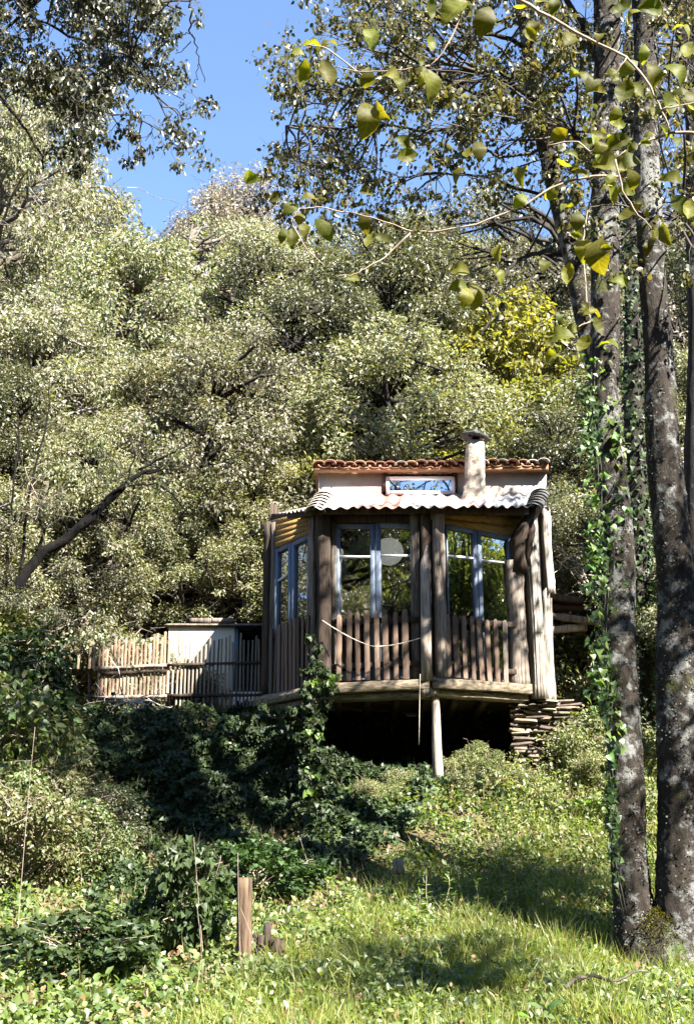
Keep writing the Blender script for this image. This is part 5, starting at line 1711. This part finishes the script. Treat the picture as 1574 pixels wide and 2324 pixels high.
# more samples on the steep part so the leaf count follows the slope
n = min(len(p), 170000)
p = p[:n]
e = .05
gxn = (height(p[:, 0] + e, p[:, 1]) - height(p[:, 0] - e, p[:, 1])) / (2 * e)
gyn = (height(p[:, 0], p[:, 1] + e) - height(p[:, 0], p[:, 1] - e)) / (2 * e)
nn = unit(np.stack([-gxn, -gyn, np.ones(n)], 1))
depth_ = np.clip(.12 + .16 * vnoise(p[:, 0], p[:, 2] * 1.5, .35, 17) + .10 * vnoise(p[:, 0], p[:, 2], .12, 18), 0, .45) * r.uniform(.3, 1, n)
p = p + nn * depth_[:, None]
d = unit(r.normal(size=(n, 3)) * .55 + np.array((0, -.2, -.8)) + nn * .3)
s = r.uniform(.035, .085, n)
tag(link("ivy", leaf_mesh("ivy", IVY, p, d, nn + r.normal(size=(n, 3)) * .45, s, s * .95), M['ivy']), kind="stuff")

# ivy vine hanging over the left front post
hang = thing("hanging_ivy", "ivy clump spilling down from the foot of the left front post", "ivy", P(700, 1850, 18.5))
blobs = [(u, v, 18.45 + rA.uniform(-.12, .12), 22, 90) for (u, v) in ((725, 1530), (745, 1545), (715, 1560), (695, 1575), (700, 1610), (720, 1600), (740, 1580), (680, 1600), (660, 1620), (640, 1630), (705, 1650), (715, 1690), (712, 1730), (705, 1770), (700, 1810), (708, 1670), (690, 1640), (720, 1640), (610, 1625), (580, 1630), (715, 1500), (710, 1470))]
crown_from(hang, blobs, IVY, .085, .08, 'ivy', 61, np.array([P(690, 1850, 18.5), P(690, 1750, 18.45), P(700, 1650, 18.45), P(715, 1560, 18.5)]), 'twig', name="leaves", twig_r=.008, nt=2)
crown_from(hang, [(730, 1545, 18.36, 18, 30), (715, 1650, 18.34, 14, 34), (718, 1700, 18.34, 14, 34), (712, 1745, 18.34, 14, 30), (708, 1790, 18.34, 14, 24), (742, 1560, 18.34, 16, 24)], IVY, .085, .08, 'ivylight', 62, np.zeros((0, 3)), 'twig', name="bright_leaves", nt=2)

# ---- bushes
def bushes(lst, label, group, kind, mat, seed, name="bush", where=None):
    r = np.random.default_rng(seed)
    base_label = label
    for i, (u, v, Y, s) in enumerate(lst):
        label = base_label if where is None else base_label + ", " + where[i]
        x = P(u, v, Y)[0]
        tree(name, label, "bush", (x, Y, gz(x, Y) - .05), kind, int(r.integers(2)), mat, 'twig', (s, s, s * r.uniform(.8, 1.15)), r.uniform(0, 6.28), group)
bushes([(60, 1700, 17.5, .7), (150, 1650, 18.0, .62), (15, 1800, 16.5, .65), (130, 1800, 17.0, .55), (215, 1700, 18.0, .5), (-40, 1650, 18.0, 1.2), (50, 1900, 15.5, .65), (160, 1900, 16, .55), (230, 1820, 17.2, .5), (-20, 1550, 19.5, .9), (60, 1580, 19.8, .42)],
       "sunlit tangled bush below the fence's left end", "bushes below the left end of the fence", 'bush', 'scrub', 71,
       where=["in the middle of the mass", "just under the last slats", "lower, at the photo's edge", "above the gully weeds", "touching the shaded ivy", "cut by the photo's edge", "lowest, at the edge", "lowest, above the ivy mound", "lower, beside the shaded ivy", "highest, behind the dark bush", "topmost, among the last slats"])
bushes([(5, 1450, 19.0, .95), (55, 1430, 19.2, .72), (-50, 1380, 19, 1.1)], "dark glossy leaved bush at the left edge", "dark bushes at the left edge", 'bush', 'ivy', 72,
       where=["lowest of the dark ones", "nearest the foot of the leaning trunk", "highest and cut by the edge"])
bushes([(420, 1420, 21.8, .55), (330, 1430, 21.9, .6), (230, 1440, 21.6, .7), (160, 1430, 21.5, .8), (280, 1400, 22.6, .9)], "pale olive bush just behind the slat fence", "bushes behind the slat fence", 'bush', 'oak', 73,
       where=["against the shed corner", "second left of the shed", "behind the slats' gap", "at the far end of the slats", "further back than the rest"])
bushes([(1290, 1560, 19.6, .55), (1330, 1500, 20.5, .8), (1370, 1560, 19.4, .7), (1290, 1480, 21.2, .7), (1340, 1650, 18.6, .40), (1345, 1700, 18.2, .3)], "bright green bush right of the stone wall", "bushes right of the stone wall", 'bush', 'nettle', 74,
       where=["at the top of the wall", "under the jutting logs", "touching the ivy covered trunk", "highest, behind the logs", "lowest, by the near trunk", "lower, away from the wall"])
bushes([(1040, 1750, 18.9, .24), (1075, 1720, 19.0, .28), (1120, 1760, 18.6, .2), (1060, 1800, 18.0, .2), (905, 1815, 18.0, .2), (890, 1830, 17.9, .2), (835, 1850, 17.8, .2), (1190, 1770, 18.3, .18)], "small bramble clump below the deck", "brambles below the deck", 'bush', 'nettle', 75, "bramble",
       ["just right of the prop", "highest, midway to the wall", "lower, between prop and wall", "lower, just right of the prop foot", "first left of the prop", "second left of the prop", "leftmost, by the hanging ivy", "nearest the stone wall"])
tree("ivy_bush", "dark ivy bush with big glossy leaves left of the cut post", "bush", (P(420, 2150, 12.6)[0], 12.6, gz(-1.5, 12.6) - .05), 'ivybush', 0, 'ivy', 'twig', (.62, .6, .72), .5)
tree("ivy_bush", "lower ivy bush at the foot of the shaded bank, behind the cut post", "bush", (P(560, 1950, 15)[0], 15, gz(-1.1, 15) - .05), 'ivybush', 1, 'ivy', 'twig', (.8, .7, .45), 2.5)
tree("ivy_bush", "ivy mound at the lower left corner in the shade", "bush", (P(150, 2250, 11.4)[0], 11.4, gz(-2.4, 11.4) - .1), 'ivybush', 1, 'ivy', 'twig', (.8, .8, .42), 1.5)

# ---- cut post and the stump beside it
cp = thing("cut_post", "short cut wooden post standing at the edge of the grass", "post", P(555, 2190, 11.9))
a, b = P(553, 2215, 11.9), P(556, 1992, 11.9)
MB().tube([a + (b - a) * t for t in np.linspace(0, 1, 9)], [.073, .07, .066, .068, .067, .064, .066, .067, .066], 14, True, .03, 4).build("shaft", M['wpost'], cp)
sg = thing("rotten_stump", "low rotten brown stump right of the cut post", "stump", P(615, 2130, 12.2))
mb = MB()
for k in range(9):
    q0 = P(590 + k * 7, 2150 + rng.normal() * 6, 12.2 + .1 * math.sin(k))
    mb.tube([q0 - Z * .1, q0 + np.array((rng.normal() * .05, 0, rng.uniform(.03, .17)))], [.055, .022], 7, True, .35)
mb.build("wood", M['wdark'], sg)
for (nm, lab, u0, v0, Y0, u1, v1, Y1, r_) in (("fallen_branch", "fallen grey branch lying in the grass near the twin stemmed tree", 1180, 2275, 10.6, 1330, 2222, 10.7, .022), ("fallen_branch", "thinner fallen branch crossing in front of the big tree foot", 1310, 2226, 10.75, 1470, 2210, 10.9, .012)):
    a, b = P(u0, v0, Y0), P(u1, v1, Y1)
    pts = [a + (b - a) * t + np.array((0, 0, .03 * math.sin(t * 9))) for t in np.linspace(0, 1, 10)]
    tag(MB().tube(pts, np.linspace(r_ * 1.2, r_ * .6, 10), 8, True, .08).build(nm, M['barkpale'], None, True), lab, "branch")

# dry stems standing in the weeds
for i, (u0, v0, u1, v1, Y) in enumerate([(456, 2330, 446, 2050, 11), (465, 2210, 440, 1900, 12), (600, 2230, 545, 2060, 11.5), (318, 2300, 330, 2190, 10.6), (355, 2320, 330, 2225, 10.2), (210, 2325, 218, 2230, 10), (540, 1935, 555, 2330, 11), (30, 2280, 80, 1650, 12), (680, 1900, 735, 2060, 15), (775, 1940, 745, 1860, 16), (800, 1950, 790, 1870, 16)]):
    if v0 < v1: u0, v0, u1, v1 = u1, v1, u0, v0
    a, b = P(u0, v0, Y), P(u1, v1, Y)
    a[2] = min(a[2], gz(a[0], Y))
    m = (a + b) / 2 + np.array((rng.normal() * .06, 0, 0))
    ts_ = np.linspace(0, 1, 12)[:, None]
    tag(MB().tube(a * (1 - ts_) ** 2 + m * 2 * ts_ * (1 - ts_) + b * ts_ ** 2, np.linspace(.0038, .0016, 12), 5).build("dry_stem", M['twig'], None), "thin dry plant stem in the gully, " + ["just left of the cut post, tall", "tallest, between ivy bush and post", "right beside the cut post", "left of the ivy bush", "at the bottom edge, leaning left", "leftmost at the bottom edge", "leaning behind the cut post", "very tall one at the left edge", "behind the post, leaning right", "left of two before the shaded bank", "right of two before the shaded bank"][i], "stem", "dry stems in the gully")

# bare pale twigs beside the hut and by the fence
def bare(name, label, u, v, Y, tips, mat, w0=3.0):
    t = thing(name, label, "shrub", P(u, v, Y))
    mb = MB()
    for (u1, v1) in tips:
        c = curve(P(u + rng.normal() * 3, v, Y), P(u1, v1, Y + rng.normal() * .2), 9, .09)
        mb.tube(c, np.linspace(w0 / 2 / 150, .004, 9), 5, False)
        for _ in range(3):
            k = rng.integers(3, 8)
            mb.tube(curve(c[k], c[k] + rng.normal(size=3) * .22, 5, .15), np.linspace(.006, .003, 5), 4, False)
    mb.build("twigs", M[mat], t)
bare("bare_shrub", "bare pale twigs arching beside the right corner of the hut", 1345, 1350, 20.0, [(1262, 1270), (1275, 1240), (1258, 1235), (1290, 1290), (1310, 1320), (1280, 1350), (1300, 1270)], 'twigpale')
bare("bare_shrub", "tangle of bare pale twigs hanging below the left part of the fence", 300, 1590, 20.0, [(210, 1580), (230, 1640), (340, 1600), (380, 1580), (270, 1650), (360, 1640), (190, 1600), (250, 1500), (410, 1610), (310, 1660)], 'twigpale')
bare("bare_shrub", "bare brown twigs in the wood at the left edge above the leaning trunk", 95, 1150, 19.2, [(20, 1090), (60, 1060), (130, 1120), (170, 1130), (110, 1090), (80, 1180), (150, 1160), (40, 1160)], 'twig', 2.0)

# tall leafy weeds catching the light on the slope
r6 = np.random.default_rng(66)
wm = {}
for k in range(3):
    mb = MB()
    c = curve((0, 0, -.05), (r6.normal() * .05, r6.normal() * .05, .5), 8, .06, r6)
    mb.tube(c, np.linspace(.006, .003, 8), 5, False)
    n = 34
    kk = r6.integers(1, 8, n)
    pos = c[kk] + r6.normal(size=(n, 3)) * .01
    dd = unit(r6.normal(size=(n, 3)) * (1, 1, .4) + np.array((0, 0, .35)))
    wm[k] = (mb.mesh("stem"), leaf_mesh("leaves", BROAD, pos, dd, unit(r6.normal(size=(n, 3)) * .4 + np.array((0, 0, 1))), r6.uniform(.05, .10, n), r6.uniform(.018, .03, n)))
    wm[k][0].materials.append(M['twig']); wm[k][1].materials.append(M['weeds'])
ORDL = ['first', 'second', 'third', 'fourth', 'fifth', 'sixth', 'seventh', 'eighth', 'ninth', 'tenth', 'eleventh', 'twelfth', 'thirteenth', 'fourteenth', 'fifteenth', 'sixteenth', 'seventeenth', 'eighteenth']
WX = sorted([(985, 2010), (1010, 1990), (1035, 2020), (1060, 1985), (1090, 1990), (1110, 1975), (1130, 1995), (1150, 1970), (1170, 1985), (1185, 1970), (1200, 1990), (1075, 2005), (960, 2030), (1140, 2010), (1215, 1975), (930, 2040), (1050, 1965), (1230, 2010)])
for (u, v) in WX:
    Y = np.interp(v, [1960, 2045], [14.6, 13.2]) + r6.normal() * .15
    x = P(u, v, Y)[0]
    t = thing("tall_weed", "tall leafy weed, " + ORDL[WX.index((u, v))] + " from the left of the row above the bright grass", "weed", (x, Y, gz(x, Y)), "tall weeds on the grass slope")
    s = r6.uniform(.55, 1.05)
    t.scale = (s, s, s); t.rotation_euler = (0, 0, r6.uniform(0, 6.28))
    k = int(r6.integers(3))
    for nm, me in (("stem", wm[k][0]), ("leaves", wm[k][1])):
        o = bpy.data.objects.new(nm, me); COL.objects.link(o); o.parent = t
# broad leaved plant at the bottom edge
bp = thing("broadleaf_plant", "small plant with broad pale green leaves at the bottom edge of the grass", "plant", P(1225, 2318, 9.55))
for k, (u, v, s, ang) in enumerate([(1228, 2290, 50, 150), (1245, 2288, 46, 40), (1225, 2300, 40, -60), (1262, 2312, 44, -20), (1205, 2305, 40, 190), (1290, 2318, 40, -10)]):
    p = P(u, v, 9.5)
    a = math.radians(ang)
    d = unit(np.array((math.cos(a), -.3, math.sin(a) * .4 + .2))); nn = unit(np.array((0, -.5, 1.0)))
    yv, zv = Vector(d), Vector(nn); zv = (zv - yv * zv.dot(yv)).normalized(); xv = yv.cross(zv)
    piece("leaf", ivl[0], bp, p, Matrix((xv, yv, zv)).transposed().to_euler(), (.10, .12, .10))
MB().tube([P(1225, 2330, 9.55), P(1228, 2290, 9.5)], .004, 5).build("stem", M['twig'], bp)

def fern(label, u, v, Y, nf, L, seed):
    r = np.random.default_rng(seed)
    x = P(u, v, Y)[0]
    b0 = np.array((x, Y, gz(x, Y)))
    t = thing("fern", label, "fern", b0, "ferns in the undergrowth")
    for k in range(nf):
        a = r.uniform(0, 6.28)
        h = np.array((math.cos(a), math.sin(a), 0))
        tt = np.linspace(0, 1, 22)[:, None]
        c = b0 + h * L * .85 * tt + Z * L * (.85 * tt - .65 * tt ** 2)
        tan = unit(np.gradient(c, axis=0))
        side = unit(np.cross(tan, Z))
        nn = np.cross(side, tan)
        w_ = L * .26 * np.sin(np.clip(tt * 1.05, 0, 1) * math.pi) ** .7 + .004
        pos = np.concatenate([c[2:], c[2:]]); dd = np.concatenate([side[2:] + tan[2:] * .35, -side[2:] + tan[2:] * .35])
        ll = np.concatenate([w_[2:, 0], w_[2:, 0]])
        link("frond", leaf_mesh("frond", NARROW, pos - b0, dd, np.concatenate([nn[2:], nn[2:]]) + r.normal(size=(40, 3)) * .12, ll, L * .045), M['ivylight'], t)
fern("pale green fern frond rising beside the dark ivy bush left of the cut post", 400, 2225, 10.9, 6, .5, 1)
fern("small fern on the shaded slope below the deck prop", 1085, 1930, 16.2, 5, .45, 2)
fern("fern in the sun right of the stone wall", 1330, 1745, 17.6, 6, .5, 3)
fern("fern half hidden at the right edge of the ivy bank", 790, 1960, 15.6, 5, .45, 4)
ss = thing("small_stump", "small pale cut stump on the slope where the grass meets the dark ivy", "stump", P(903, 1975, 15.4))
a, b = P(903, 1985, 15.4), P(904, 1953, 15.38)
MB().tube([a, (a + b) / 2, b, b + Z * .012], [.085, .07, .065, .05], 12, True, .05, 4).build("wood", M['wpale'], ss)
